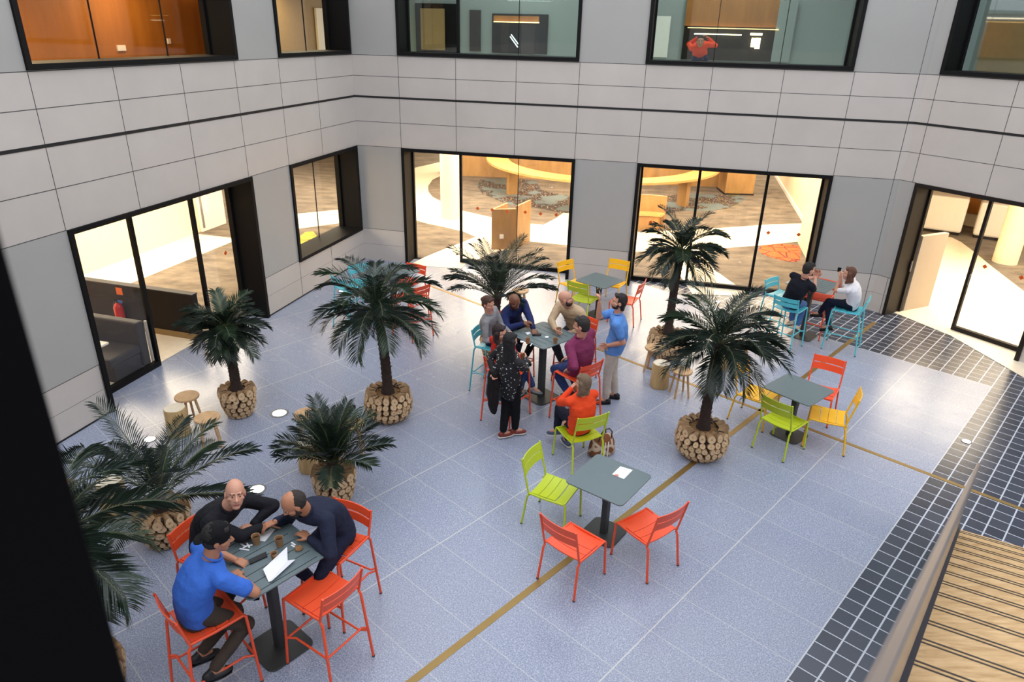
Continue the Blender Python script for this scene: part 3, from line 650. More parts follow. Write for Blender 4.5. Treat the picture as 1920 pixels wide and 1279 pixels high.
def slope_panel(off0, off1, z0, z1, t0=0, t1=n_len):
    mb = MB(); a = -SD * t0; b = -SD * t1; n0 = -SN * off0; n1 = -SN * off1
    vs = [a + n0 + V((0, 0, z0 + t0 * TS)), b + n0 + V((0, 0, z0 + t1 * TS)), b + n0 + V((0, 0, z1 + t1 * TS)), a + n0 + V((0, 0, z1 + t0 * TS)),
          a + n1 + V((0, 0, z0 + t0 * TS)), b + n1 + V((0, 0, z0 + t1 * TS)), b + n1 + V((0, 0, z1 + t1 * TS)), a + n1 + V((0, 0, z1 + t0 * TS))]
    mb.add(vs, [(0, 1, 2, 3), (7, 6, 5, 4), (0, 4, 5, 1), (3, 2, 6, 7), (0, 3, 7, 4), (1, 5, 6, 2)]); return mb
r = thing('stair_railing', 'solid bronze grey metal railing panel along the staircase', 'railing', FOOT)
slope_panel(-.022, .003, .2, 1.03).build('panel', M['rail'], r)
slope_panel(-.026, .007, 1.03, 1.055).build('top_rail', M['rail'], r, bevel=.008)
slope_panel(-.05, .0, -.1, .21).build('bottom_rail', M['railedge'], r)

# ================================================================== furniture
def arc_y(y, w, sag): return sag * (1 - (y / w) ** 2)
def slat(mb, x0, x1, w, zf, th=.012, n=10, xf=lambda y: 0):
    vs = []
    for i in range(n + 1):
        y = -w + 2 * w * i / n; z = zf(y); xx = xf(y)
        vs += [(x0 + xx, y, z), (x1 + xx, y, z), (x1 + xx, y, z - th), (x0 + xx, y, z - th)]
    fs = [(i * 4 + k, i * 4 + (k + 1) % 4, (i + 1) * 4 + (k + 1) % 4, (i + 1) * 4 + k) for i in range(n) for k in range(4)] + [(3, 2, 1, 0), (n * 4, n * 4 + 1, n * 4 + 2, n * 4 + 3)]
    mb.add(vs, fs)
def vslat(mb, z0, z1, w, x0, lean, n=10, bow=.03, th=.010):
    vs = []
    for i in range(n + 1):
        y = -w + 2 * w * i / n
        for z, dx in ((z0, 0), (z1, 0), (z1, -th), (z0, -th)):
            vs.append((x0 - (z - z0) * lean - arc_y(y, w, bow) + dx, y, z))
    fs = [(i * 4 + k, i * 4 + (k + 1) % 4, (i + 1) * 4 + (k + 1) % 4, (i + 1) * 4 + k) for i in range(n) for k in range(4)] + [(3, 2, 1, 0), (n * 4, n * 4 + 1, n * 4 + 2, n * 4 + 3)]
    mb.add(vs, fs)
def make_chair(color, bar):
    """facing +x, origin on the floor under the seat centre"""
    mat = M[color]; sh = .78 if bar else .45; top = 1.02 if bar else .85
    t = thing('bar_stool' if bar else 'metal_chair', '', 'bar stool' if bar else 'chair')
    w = .205; mb = MB()
    for k in range(4):
        x1 = .215 - k * .103
        def zf(y, k=k): return sh - .018 * (1 - (y / w) ** 2) - (.012 if k == 0 else 0) + .0
        slat(mb, x1 - .097, x1, w, zf)
    mb.box((.225, 0, sh - .02), (.02, 2 * w, .022))
    mb.build('seat', mat, t)
    mb = MB(); zb = sh + (.075 if bar else .20); hgt = (top - zb - .012) / 2; lean = .22; xb = -.215 - (zb - sh) * lean
    vslat(mb, zb, zb + hgt, w, xb + .01, lean); vslat(mb, zb + hgt + .014, top, w, xb + .01 - (hgt + .014) * lean, lean); mb.build('backrest', mat, t)
    sp = .245 if bar else .235; r = .0125
    for sy in (-1, 1):
        y = sy * .218
        mb = MB(); mb.tube([(.225, y, sh - .012), (.245, y, sh - .03), (.255 + (.02 if bar else .0), sy * sp, .012)], r); mb.tube([(.225, y, sh - .012), (.0, y, sh - .02), (-.2, y, sh - .01)], r); lo = mb.build('leg', mat, t, smooth=True)
        mb = MB(); mb.lathe([(.014, 0), (.014, .015)], (.258 + (.018 if bar else 0), sy * sp, 0), 8); mb.build('foot', M['rubber'], lo)
        mb = MB(); mb.tube([(-.2, y, sh - .03), (-.225, y, sh - .06), (-.275 if not bar else -.29, sy * sp, .012)], r); lo = mb.build('leg', mat, t, smooth=True)
        mb = MB(); mb.lathe([(.014, 0), (.014, .015)], (-.277 if not bar else -.292, sy * sp, 0), 8); mb.build('foot', M['rubber'], lo)
        mb = MB(); mb.tube([(-.205, y, sh - .02), (-.215, y, sh + .02), (-.215 - (top - sh) * lean, y, top + .008)], .0115); mb.build('back_post', mat, t, smooth=True)
    if bar:
        mb = MB(); a, b = .266, -.272; z = .29; yy = .238
        mb.tube([(a, -yy, z), (a - .0, yy, z)], .011); mb.tube([(b - .0, -yy, z + .05), (b + .05, -yy + .04, z + .05), (b + .05, yy - .04, z + .05), (b, yy, z + .05)], .010)
        for s_ in (-1, 1): mb.tube([(a, s_ * yy, z + .02), (a - .08, s_ * (yy - .05), z + .02), (b + .08, s_ * (yy - .05), z + .02), (b, s_ * yy, z + .02)], .010)
        mb.build('footrest', mat, t, smooth=True)
    return t
protos = {}
def chair(color, bar, xy, az, label, group=None):
    k = (color, bar)
    if k not in protos: protos[k] = (make_chair(color, bar), [False])
    pr, used = protos[k]
    return place(pr, used, (xy[0], xy[1], .0), R(az), label, group)
def chair_b(color, bar, p0, p1, label, group=None, flip=1):
    """from the two top ends of the backrest as seen; facing is 90 degrees from the line between them"""
    z = 1.02 if bar else .85
    a, b = at(*p0, z), at(*p1, z); d = (b - a); az = math.degrees(math.atan2(d.y, d.x)) + 90 * flip
    m_ = (a + b) / 2; f = V((math.cos(R(az)), math.sin(R(az)), 0)); off = .215 + (z - (.78 if bar else .45)) * .22
    c = m_ + f * off
    return chair(color, bar, (c.x, c.y), az, label, group), (c.x, c.y), az
G1 = 'chairs at the empty square table in the foreground'; G2 = 'chairs at the square table on the right'; G3 = 'chairs at the square table by the back wall'
chair_b('lime', 0, (978.7, 862.6), (1012.2, 827.7), 'lime green chair left of the foreground table with the leaflet', G1, -1)
chair_b('orange', 0, (1012.2, 963.2), (1080.6, 1001.9), 'orange chair with its legs beside the brass line, lower left of the leaflet table', G1)
chair_b('orange', 0, (1232.8, 972.2), (1293.5, 940.7), 'orange chair at the lower right side of the leaflet table', G1)
_, C4, A4z = chair_b('lime', 0, (1083.9, 786.3), (1142, 773.6), 'lime green chair on which the woman in the orange jacket sits')
chair_b('yellow', 0, (1378.5, 686.9), (1402.9, 670), 'yellow chair left of the right hand square table, half under the palm fronds', G2, -1)
chair_b('lime', 0, (1430, 739.4), (1485.4, 762.9), 'lime green chair in front of the right hand square table', G2)
chair_b('yellow', 0, (1612, 753.5), (1613.9, 726.3), 'yellow chair right of the right hand square table, back turned to the dark tiles', G2)
chair_b('orange', 0, (1527.6, 663.5), (1587.7, 678.5), 'orange chair behind the right hand square table', G2, -1)
chair_b('yellow', 0, (1044, 492.6), (1074.8, 485.3), 'yellow chair left of the small table by the back wall', G3, -1)
chair_b('lime', 0, (1063.9, 525.4), (1101.8, 534.2), 'lime green chair in front of the small table by the back wall', G3)
chair_b('yellow', 0, (1141.9, 483.9), (1182.7, 491), 'yellow chair against the wall pier between the two back windows', G3, -1)
chair_b('orange', 0, (1197.3, 537), (1213.3, 522.2), 'orange chair right of the small table by the back wall', G3)
GB1 = 'orange bar stools at the near table'
f_ = at(482.5, 1271.5), at(444.7, 1224.5)
PAz = 46; fa = V((math.cos(R(PAz)), math.sin(R(PAz)), 0)); pa = (f_[0] + f_[1]) / 2 - fa * .26
chair('orange', 1, pa, PAz, 'orange bar stool under the man in the blue t shirt', GB1)
chair_b('orange', 1, (609.7, 1122.5), (675, 1069.8), 'empty orange bar stool at the near bar table', GB1)
AZB, AZC = -24, -116
pb = V((-2.68, 5.02, 0)); chair('orange', 1, pb, AZB, 'orange bar stool under the bald man in the black top', GB1)
pc = V((-1.60, 5.20, 0)); chair('orange', 1, pc, AZC, 'orange bar stool under the man in the dark navy sweatshirt', GB1)
GB2 = 'bar stools at the crowded middle table'
_, pg, AZG = chair_b('orange', 1, (1089.5, 689.7), (1131.7, 673.8), 'orange bar stool under the man in the maroon sweater', GB2)
ph = V((-.06, 8.9, 0)); AZH = 58; chair('orange', 1, ph, AZH, 'orange bar stool under the woman in the red jacket, half behind the woman in black', GB2)
pd = V((-.28, 9.78, 0)); AZD = -25; chair('teal', 1, pd, AZD, 'turquoise bar stool under the woman in the grey sweater', GB2)
pf = V((1.02, 10.17, 0)); AZF = -128; chair('orange', 1, pf, AZF, 'orange bar stool under the bearded man in the beige sweater', GB2)
pe_ = V((.02, 10.33, 0)); AZE = -58; chair('orange', 1, pe_, AZE, 'orange bar stool under the bald man in the navy top', GB2)
GB3 = 'bar stools at the table by the right corner'
_, pl, AZL = chair_b('teal', 1, (1455.5, 553.6), (1494.6, 563.8), 'turquoise bar stool under the man in the black t shirt', GB3)
chair_b('teal', 1, (1437.5, 524.7), (1456.3, 518.5), 'empty turquoise bar stool left of the man in the black t shirt', GB3, -1)
pm_ = V((6.0, 11.68, 0)); AZM = 147; chair('teal', 1, pm_, AZM, 'turquoise bar stool under the woman in the white t shirt', GB3)
chair_b('orange', 1, (1532.9, 520.8), (1561.8, 527), 'orange bar stool behind the table by the right corner', GB3, -1)
GB4 = 'bar stools at the table behind the tall left palm'
chair_b('orange', 1, (764.7, 492.5), (797.2, 499), 'orange bar stool with its back to the back wall, behind the tall left palm', GB4, -1)
q = (at(740.3, 628) + at(808.4, 628)) / 2; chair('orange', 1, (q.x, q.y), 137, 'orange bar stool nearer the viewer behind the tall left palm', GB4)
chair_b('teal', 1, (653.9, 499), (690.5, 491.8), 'turquoise bar stool by the left wall, farthest left behind the palm', GB4, -1)
q = at(664, 612); chair('teal', 1, (q.x, q.y), 47, 'turquoise bar stool nearer the viewer, mostly behind the palm fronds', GB4)

def rrect(w, d, r, n=5):
    pts = []
    for cx, cy, a0 in ((w / 2 - r, d / 2 - r, 0), (-w / 2 + r, d / 2 - r, 90), (-w / 2 + r, -d / 2 + r, 180), (w / 2 - r, -d / 2 + r, 270)):
        for i in range(n + 1):
            a = R(a0 + 90 * i / n); pts.append((cx + r * math.cos(a), cy + r * math.sin(a)))
    return pts
def make_table(bar):
    h = 1.05 if bar else .74; w = .75 if bar else .705
    t = thing('bar_table' if bar else 'square_table', '', 'table')
    mb = MB(); mb.prism(rrect(w, w, .055), h - .016, h); mb.build('tabletop', M['tabletop'], t, bevel=.004)
    if bar:
        for k in range(7):
            mb = MB(); mb.box((-.33 + .11 * k, 0, h + .0002), (.006, .56, .0012)); 
            if k not in (0, 6) or True: mb.build('slot', M['slot'], t)
    bs = .46 if bar else .42
    mb = MB(); mb.prism(rrect(bs, bs, .08), 0, .014); mb.build('base', M['tablebase'], t, bevel=.004)
    mb = MB(); mb.prism(rrect(.115 if bar else .10, .075 if bar else .07, .02), .014, h - .2); mb.build('column', M['tablebase'], t)
    for sx in (-1, 1):
        for sy in (-1, 1):
            mb = MB(); mb.tube([(sx * .035, sy * .025, h - .3), (sx * .04, sy * .03, h - .16), (sx * .09, sy * .07, h - .06), (sx * .17, sy * .15, h - .018)], .012, flat=1); mb.build('bracket', M['tablebase'], t)
    return t
ptab = {}
def table(bar, xy, az, label, group=None):
    if bar not in ptab: ptab[bar] = (make_table(bar), [False])
    return place(*ptab[bar], (xy[0], xy[1], 0), R(az), label, group)
table(0, (1.095, 6.37), 53.5, 'grey square table in the foreground with a leaflet on it')
table(0, (3.98, 8.6), 41, 'grey square table between yellow, lime and orange chairs on the right')
table(0, (1.69, 13.0), 49, 'grey square table in front of the wall between the back windows')
BT1 = V((-2.05, 4.68, 0)); BT2 = V((.47, 9.55, 0)); BT3 = V((5.50, 12.22, 0)); BT4 = V((-2.25, 12.35, 0))
table(1, BT1, 49.5 - 90 - 0, 'grey slatted bar table in the near left corner with cups and papers')
table(1, BT2, 43, 'grey slatted bar table in the middle of the crowded group')
table(1, BT3, 47, 'grey bar table between the man in black and the woman in white')
table(1, BT4, 47, 'grey bar table hidden behind the fronds of the tall left palm')

# ------------------------------------------------------------------ wooden stools and stumps
def make_stool():
    t = thing('wooden_stool', '', 'stool')
    mb = MB(); mb.lathe([(.12, .405), (.16, .41), (.165, .425), (.16, .44), (.12, .442)], (0, 0, 0), 24); mb.build('seat', M['stool_wood'], t, smooth=True)
    for a in (45, 135, 225, 315):
        c, s_ = math.cos(R(a)), math.sin(R(a)); mb = MB(); mb.tube([(.16 * c, .16 * s_, 0), (.095 * c, .095 * s_, .41)], [.016, .02]); mb.build('leg', M['stool_wood'], t, smooth=True)
    return t
def make_stump():
    t = thing('log_stump', '', 'stool')
    mb = MB(); mb.lathe([(.142, 0), (.15, .02), (.143, .2), (.14, .4), (.134, .415)], (0, 0, 0), 24, jit=.02); mb.build('bark_side', M['stumpside'], t, smooth=True)
    mb = MB(); mb.lathe([(.132, .414), (.128, .42)], (0, 0, 0), 24, jit=.02); mb.build('sawn_top', M['stumptop'], t)
    return t
st_, su_ = make_stool(), make_stump(); us, uu = [False], [False]
def stool(px, py, lab, g=None): p = at(px, py, .43); place(st_, us, p - V((0, 0, .43)), random.random() * 3, lab, g)
def stump(px, py, lab, g=None): p = at(px, py, .42); place(su_, uu, p - V((0, 0, .42)), random.random() * 3, lab, g)
gs = 'wooden stools around the palms'; gu = 'log stumps around the palms'
stool(350, 743, 'round wooden stool behind the log stump beside the left door window', gs); stool(388, 783, 'round wooden stool in front of the slim palm at the left', gs)
stool(574, 776, 'round wooden stool behind the log stump and the short middle palm', gs); stool(660, 795, 'wooden stool hidden behind the fronds of the short middle palm', gs)
stool(112, 914, 'wooden stool at the far left beside the black column', gs); stool(1228, 652, 'wooden stool left of the pale log stump behind the right palm', gs)
stool(1279, 695, 'small wooden stool standing on the brass line left of the right palm trunk', gs); stool(1392, 644, 'wooden stool behind the yellow chair and the palm fronds', gs)
stool(976, 545, 'wooden stool behind the bald man in navy, beside the dark palm', gs)
stump(327, 764, 'log stump between two wooden stools at the left', gu); stump(577, 826, 'log stump left of the short middle palm', gu)
stump(203, 902, 'log stump with pale sawn top behind the near left palm fronds', gu); stump(1241, 680, 'pale log stump beside the small stool left of the right palm', gu); stump(1354, 647, 'log stump seen right of the right palm trunk', gu)

# ------------------------------------------------------------------ palms
def frond_mb(L, az, el, droop, wid, rng, twist=0, n=42):
    """a feather leaf from the origin; returns (leaf MB, rib MB)"""
    lf, rb = MB(), MB(); wid = wid * 1.08; d = V((math.cos(az), math.sin(az), 0)); sd = V((-math.sin(az), math.cos(az), 0))
    P = []; p = V((0, 0, 0)); a = el; seg = 14
    for i in range(seg + 1):
        P.append(p.copy()); p = p + (d * math.cos(a) + V((0, 0, 1)) * math.sin(a)) * (L / seg); a -= droop / seg * (0.5 + 1.2 * i / seg)
    side = rng.uniform(-.08, .08)
    P = [q + sd * (side * L * (i / seg) ** 2) for i, q in enumerate(P)]
    rb.tube(P, [.009 * (1 - .8 * i / seg) + .001 for i in range(seg + 1)], 5)
    def pt(t):
        x = t * seg; i = min(int(x), seg - 1); return P[i].lerp(P[i + 1], x - i), (P[i + 1] - P[i]).normalized()
    for i in range(n):
        t = .14 + .86 * (i + .5) / n; q, tn = pt(t); s_ = sd; up = s_.cross(tn).normalized()
        if up.z < 0: up = -up
        ll = wid * (math.sin(pi * min(1, (t - .02) * .93)) ** .6) * rng.uniform(.85, 1.1)
        for sg in (-1, 1):
            fwd = .8 + .6 * t
            di = (s_ * sg + tn * fwd + up * rng.uniform(.15, .5)).normalized(); w = .0054 + .002 * (1 - t)
            mid = q + di * (ll * .5); tip = q + di * ll + V((0, 0, -1)) * ll * rng.uniform(.08, .3)
            cr = di.cross(up).normalized() * w
            lf.add([q - cr * .4, mid - cr, tip, mid + cr, q + cr * .4], [(0, 1, 2, 3, 4)])
    return lf, rb
def log_disc(mb, c, nrm, r, ln, rng):
    nrm = nrm.normalized(); a = V((0, 0, 1)) if abs(nrm.z) < .9 else V((1, 0, 0)); x = nrm.cross(a).normalized(); y = nrm.cross(x); n = 12; e = rng.uniform(.85, 1.12)
    ph_ = rng.random() * 6; rings = [(r, -ln), (r, -.004), (r * .93, .002)]
    vs = []
    for rr, z in rings:
        for k in range(n):
            an = 2 * pi * k / n; w = 1 + .05 * math.sin(2 * an + ph_) + .04 * math.sin(3 * an)
            vs.append(c + x * (rr * w * e * math.cos(an)) + y * (rr * w / e * math.sin(an)) + nrm * z)
    mb.cur = 1; mb.add(vs, [(i * n + k, i * n + (k + 1) % n, (i + 1) * n + (k + 1) % n, (i + 1) * n + k) for i in range(2) for k in range(n)])
    mb.cur = 0; mb.add(vs[2 * n:], [tuple(range(n))])
    # darker heart ring
    mb.cur = 2; hr = r * rng.uniform(.15, .32); mb.add([c + x * (hr * math.cos(2 * pi * k / 8)) + y * (hr * .9 * math.sin(2 * pi * k / 8)) + nrm * .0035 for k in range(8)], [tuple(range(8))]); mb.cur = 0
M['heart'] = pm('log_heart', (166, 124, 84), .8, 0, .2, 40)
def palm(px, py, trunk_h, crownpx, L, nf, kind, label, seed, el=(.1, 1.35), droop=1.5, wid=.25, pot_r=.26, loc=None, lean=(0, 0)):
    rng = random.Random(seed)
    base = loc if loc is not None else at(px, py)
    t = thing('potted_palm', label, 'palm', base, 0, 'potted palms of the courtyard')
    H_ = .42 if kind == 'vase' else .44
    if kind == 'vase': prof = [(pot_r * .66, 0), (pot_r * .82, .08), (pot_r * .95, .2), (pot_r, .31), (pot_r * .97, H_)]
    else: prof = [(pot_r * .58, 0), (pot_r * .82, .07), (pot_r * .97, .17), (pot_r, .28), (pot_r * .86, H_)]
    mb = MB(); inner = [(r_ - .05, z) for r_, z in prof]
    mb.lathe([(max(.02, r_ - .028), z) for r_, z in prof] + [(prof[-1][0] - .10, H_), (prof[-1][0] - .11, H_ - .06), (.02, H_ - .06)], (0, 0, 0), 32); mb.build('pot', M['potdark'], t, smooth=True)
    mb = MB()
    def rad(z):
        for (r0, z0), (r1, z1) in zip(prof, prof[1:]):
            if z0 <= z <= z1: k = (z - z0) / (z1 - z0); return r0 + (r1 - r0) * k, (r1 - r0) / (z1 - z0)
        return prof[-1][0], 0
    z = .035; row = 0
    while z < H_ - .06:
        lr = .036 + .013 * (z / H_); rr, sl = rad(z); n = max(6, int(2 * pi * rr / (lr * 2.12)))
        for k in range(n):
            an = 2 * pi * (k + .5 * (row % 2)) / n + rng.uniform(-.05, .05); c, s_ = math.cos(an), math.sin(an)
            zz = z + rng.uniform(-.006, .006); nr = V((c, s_, -sl)); log_disc(mb, V((c * rr, s_ * rr, zz)), nr, lr * rng.uniform(.86, 1.04), .035, rng)
        z += lr * 1.86; row += 1
    rr, sl = rad(H_ - .03); n = int(2 * pi * rr / .112)
    for k in range(n):
        an = 2 * pi * k / n; c, s_ = math.cos(an), math.sin(an); log_disc(mb, V((c * (rr + .012), s_ * (rr + .012), H_ - .022 + rng.uniform(-.012, .012))), V((c, s_, .18)), .054 * rng.uniform(.92, 1.04), .13, rng)
    o = mb.build('log_slices', [M['endgrain'], M['bark'], M['heart']], t)
    mb = MB(); mb.lathe([(rr - .07, H_ - .05), (rr * .55, H_ - .03), (.03, H_ - .02)], (0, 0, 0), 20)
    for _ in range(150):
        a = rng.random() * 6.3; q = rng.random() ** .6 * (rr - .09); mb.box((q * math.cos(a), q * math.sin(a), H_ - .03 + rng.uniform(0, .012)), (.03, .016, .01), rot=rng.random() * 6)
    mb.build('bark_chips', M['chips'], t)
    # trunk
    lx, ly = lean; top = V((lx, ly, H_ + trunk_h)); mb = MB(); path = []; rs = []
    NN = max(6, int(trunk_h / .035))
    for i in range(NN + 1):
        k = i / NN; path.append(V((lx * k * k, ly * k * k, H_ - .05 + (trunk_h + .05) * k))); rs.append((.07 - .012 * k) * (1 + .10 * (i % 2)) + (.03 * max(0, 1 - k * 8)) + .022 * max(0, (k - .8) * 5))
    mb.tube(path, rs, 14)
    for _ in range(int(70 * trunk_h) + 20):
        k = rng.random(); i = int(k * NN); a = rng.random() * 6.28; q = path[i]; d = V((math.cos(a), math.sin(a), .9)).normalized(); s0 = q + V((math.cos(a), math.sin(a), 0)) * rs[i] * .9
        cr = V((-math.sin(a), math.cos(a), 0)) * .012; mb.add([s0 - cr, s0 + cr, s0 + d * rng.uniform(.03, .055)], [(0, 1, 2)])
    mb.build('trunk', M['trunk'], t, smooth=True)
    for k in range(nf):
        e = el[1] - (el[1] - el[0]) * (k / (nf - 1)) ** .85; az = k * 2.39996 + rng.uniform(-.25, .25); LL = L * rng.uniform(.86, 1.08) * (1.0 if e > .2 else .9)
        lf, rb = frond_mb(LL, az, e + rng.uniform(-.1, .1), droop * rng.uniform(.75, 1.2), wid, rng)
        o = lf.build('frond', M['leaf'] if rng.random() < .8 else M['leaf2'], t); o.location = top - V((0, 0, .02 + .05 * k / nf))
        rib = rb.build('frond_rib', M['rachis'], o)
    return t
palm(451, 776, .93, 0, .60, 34, 'vase', 'slim palm with a leaning thin trunk near the left open window', 1, el=(-.45, 1.35), droop=1.15, wid=.2, pot_r=.25, lean=(-.05, .05))
palm(730, 783, 1.25, 0, .95, 30, 'bowl', 'tall palm with wide crown left of the crowded table', 2, el=(-.3, 1.42), droop=1.35, wid=.25, pot_r=.345, lean=(-.1, .05))
palm(630, 937, .13, 0, .74, 24, 'vase', 'short bushy palm in a log pot behind the man in the navy sweatshirt', 3, el=(.6, 1.45), droop=.7, wid=.24, pot_r=.25)
palm(314, 1012, .16, 0, 1.12, 15, 'vase', 'spreading palm in a log pot behind the bald man in black', 4, el=(.3, 1.4), droop=.75, wid=.26, pot_r=.28)
palm(0, 0, 1.25, 0, .88, 22, 'vase', 'near palm mostly hidden behind the black column', 5, el=(-.3, 1.2), droop=1.15, wid=.3, pot_r=.28, loc=at(178, 1312))
palm(0, 0, .72, 0, 1.1, 24, 'vase', 'dark palm behind the bald man in navy', 6, el=(.6, 1.46), droop=.85, wid=.24, pot_r=.27, loc=at(930, 672))
palm(1247, 667, 1.5, 0, .80, 30, 'bowl', 'farther right palm in front of the right back window', 7, el=(-.4, 1.42), droop=1.15, wid=.23, pot_r=.34, lean=(.06, .0))
palm(1311, 852, 1.22, 0, .9, 32, 'bowl', 'large palm with thick trunk standing on the brass line', 8, el=(-.35, 1.4), droop=1.3, wid=.26, pot_r=.355, lean=(.04, .03))

# ------------------------------------------------------------------ recessed floor lights
def uplight(px, py, r, lab):
    t = thing('floor_light', lab, 'light', at(px, py), 0, 'recessed floor lights')
    mb = MB(); mb.lathe([(r * 1.3, 0), (r * 1.3, .004), (r, .006), (r, .001)], (0, 0, 0), 28); mb.build('ring', M['steel'], t)
    mb = MB(); mb.lathe([(r * .99, .004), (r * .9, .009)], (0, 0, 0), 28); mb.build('lens', M['uplight'], t)
uplight(524, 775, .10, 'round floor light between the slim palm and the wooden stool'); uplight(482, 918, .085, 'round floor light behind the bald man in black')
uplight(281, 824, .07, 'floor light behind the fronds of the spreading palm'); uplight(641, 546, .06, 'floor light beside the turquoise stool near the left wall')
uplight(1812, 828, .055, 'floor light in the dark tiles at the right'); uplight(1345, 566, .05, 'floor light at the foot of the right back window')
uplight(1408, 611, .04, 'floor light seen between the fronds of the large right palm')

# ------------------------------------------------------------------ things on the tables
def cup(px, py, z, lab, s=1.0, grp=None, loc=None):
    p = loc if loc is not None else at(px, py, z + .05)
    p = V((p.x, p.y, z)); t = thing('paper_cup', lab, 'cup', p, 0, grp)
    mb = MB(); mb.lathe([(.026 * s, 0), (.037 * s, .085 * s), (.0385 * s, .088 * s), (.034 * s, .086 * s), (.031 * s, .06 * s), (.003, .06 * s)], (0, 0, 0), 20); mb.build('cup_wall', M['cup'], t, smooth=True)
    mb = MB(); mb.lathe([(.031 * s, .061 * s), (.001, .062 * s)], (0, 0, 0), 20); mb.build('coffee', M['coffee'], t)
    return t
gc = 'paper cups on the near bar table'
cup(480, 1011, 1.05, 'kraft paper cup beside the upper folded paper on the near table', 1, gc); cup(523.5, 1015, 1.05, 'kraft paper cup in the middle of the near table', 1, gc); cup(513.5, 1040, 1.05, 'smallest kraft cup beside the open white brochure', .78, gc)
cup(989.5, 638, 1.05, 'paper cup on the middle table near the woman in red', .95, 'paper cups on the middle table'); cup(1041.5, 638, 1.05, 'paper cup on the middle table near the man in maroon', .95, 'paper cups on the middle table')
def flat(name, pts, z, th, mat, lab, cat, grp=None):
    p = [at(a, b, z) for a, b in pts]; c = sum(p, V((0, 0, 0))) / len(p); mb = MB(); mb.prism([(q.x - c.x, q.y - c.y) for q in p], 0, th); o = mb.build(name, mat); o.location = V((c.x, c.y, z)); return tag(o, lab, cat, grp)
Z3 = lambda *p: Z(300, 870, 5.328, p)
def brochure(pts, lab, raise_=.035):
    # pts: ridge a,b ; left edge c ; right edges
    p = [at(*q, 1.052) for q in pts]; a, b, c, d, e, f = p
    a = a + V((0, 0, 0)); o0 = a.copy()
    t = MB(); th = V((0, 0, .0012)); lift = V((0, 0, raise_))
    top = [c + lift, d + lift, b, a, e + lift * .6, f + lift * .6]
    t.add([x + th for x in top] + top, [(0, 1, 2, 3), (3, 2, 5, 4), (9, 8, 7, 6), (10, 11, 8, 9), (0, 3, 9, 6), (1, 7, 8, 2), (0, 6, 7, 1), (3, 4, 10, 9), (2, 8, 11, 5), (4, 5, 11, 10)])
    o = t.build('brochure', M['paper'], origin=o0); o.location = o0; return tag(o, lab, 'paper')
brochure(Z3((1085, 1180), (1275, 965), (1035, 1085), (1275, 860), (1120, 1190), (1355, 975)), 'white brochure standing open in a v shape on the near table')
flat('folded_paper', Z3((1000, 690), (1060, 620), (1150, 655), (1050, 775), (1000, 770)), 1.051, .002, M['paper'], 'folded white sheet under the pointing hand on the near table', 'paper')
flat('smartphone', Z3((885, 965), (1060, 885), (1075, 930), (900, 1010)), 1.051, .011, M['phone'], 'black smartphone on the near bar table', 'phone')
def sticks(pts, z, lab, grp):
    for i, (a, b) in enumerate(pts):
        p, q = at(*a, z), at(*b, z); zz = V((0, 0, .003 + .002 * i)); c = (p + q) / 2; mb = MB(); d = q - p
        mb.box((0, 0, 0), (d.length, .014, .004), rot=math.atan2(d.y, d.x)); o = mb.build('sugar_sachet', M['paper']); o.location = c + zz; tag(o, lab, 'sachet', grp)
sticks([Z3((795, 850), (890, 865)), Z3((800, 795), (850, 830)), Z3((850, 830), (925, 815)), Z3((870, 800), (895, 845)), Z3((830, 850), (880, 825))], 1.051, 'thin white and blue sugar sachet in the loose heap left of the cups', 'sugar sachets in a heap')
sticks([Z3((1312, 785), (1352, 815)), Z3((1312, 815), (1345, 835))], 1.051, 'small sachet beside the crumpled brown wrapper', 'sachets by the wrapper')
def lump(name, px, py, z, r, mat, lab, cat, sq=.6):
    rng = random.Random(int(px)); mb = MB(); mb.ell((0, 0, 0), (r, r, r * sq), n=16, m=10); mb.v = [v * rng.uniform(.78, 1.12) for v in mb.v]; o = mb.build(name, mat); o.location = at(px, py, z + r * sq * .8) ; o.location.z = z + r * sq * .8; return tag(o, lab, cat)
lump('crumpled_wrapper', 560, 1028, 1.05, .034, M['crumple'], 'crumpled brown paper wrapper on the right side of the near table', 'wrapper')
Z1c = lambda *p: Z(870, 530, 5.812, p)
flat('smartphone', Z1c((740, 560), (845, 560), (840, 582), (745, 585)), 1.051, .01, M['phone'], 'black smartphone under the hand of the man in navy on the middle table', 'phone')
lump('white_wrapper', 1025.5, 632, 1.05, .03, M['paper'], 'crumpled white wrapper right of the phone on the middle table', 'wrapper', .3)
flat('napkin', Z1c((670, 545), (715, 535), (730, 555), (690, 568)), 1.051, .002, M['paper'], 'small white napkin left of the phone on the middle table', 'napkin')
flat('napkin', Z1c((612, 632), (652, 636), (640, 655), (615, 650)), 1.051, .002, M['paper'], 'white paper scrap left of the paper cup on the middle table', 'napkin')
sticks([Z1c((722, 692), (742, 665))], 1.051, 'single white sachet in front of the paper cup on the middle table', 'single sachet')
Z5c = lambda *p: Z(940, 820, 3.876, p)
o = flat('leaflet', Z5c((805, 270), (865, 212), (955, 240), (890, 305)), .741, .003, M['paper'], 'white leaflet with a red print on the foreground table', 'leaflet')
mb = MB(); cc = at(*Z5c((838, 276))[0], .745); mb.lathe([(.022, 0), (.022, .0006)], (cc.x - o.location.x, cc.y - o.location.y, .0035), 14); mb.build('print', pm('red_print', (214, 130, 120), .7, var=.5, scale=60), o)
p3 = at(1537, 533, 1.10); mb = MB(); mb.lathe([(.03, 0), (.036, .1), (.033, .1), (.028, .006)], (0, 0, 0), 20); o = mb.build('drinking_glass', M['glass'], smooth=True); o.location = V((p3.x, p3.y, 1.05)); tag(o, 'clear drinking glass on the table by the right corner', 'glass')

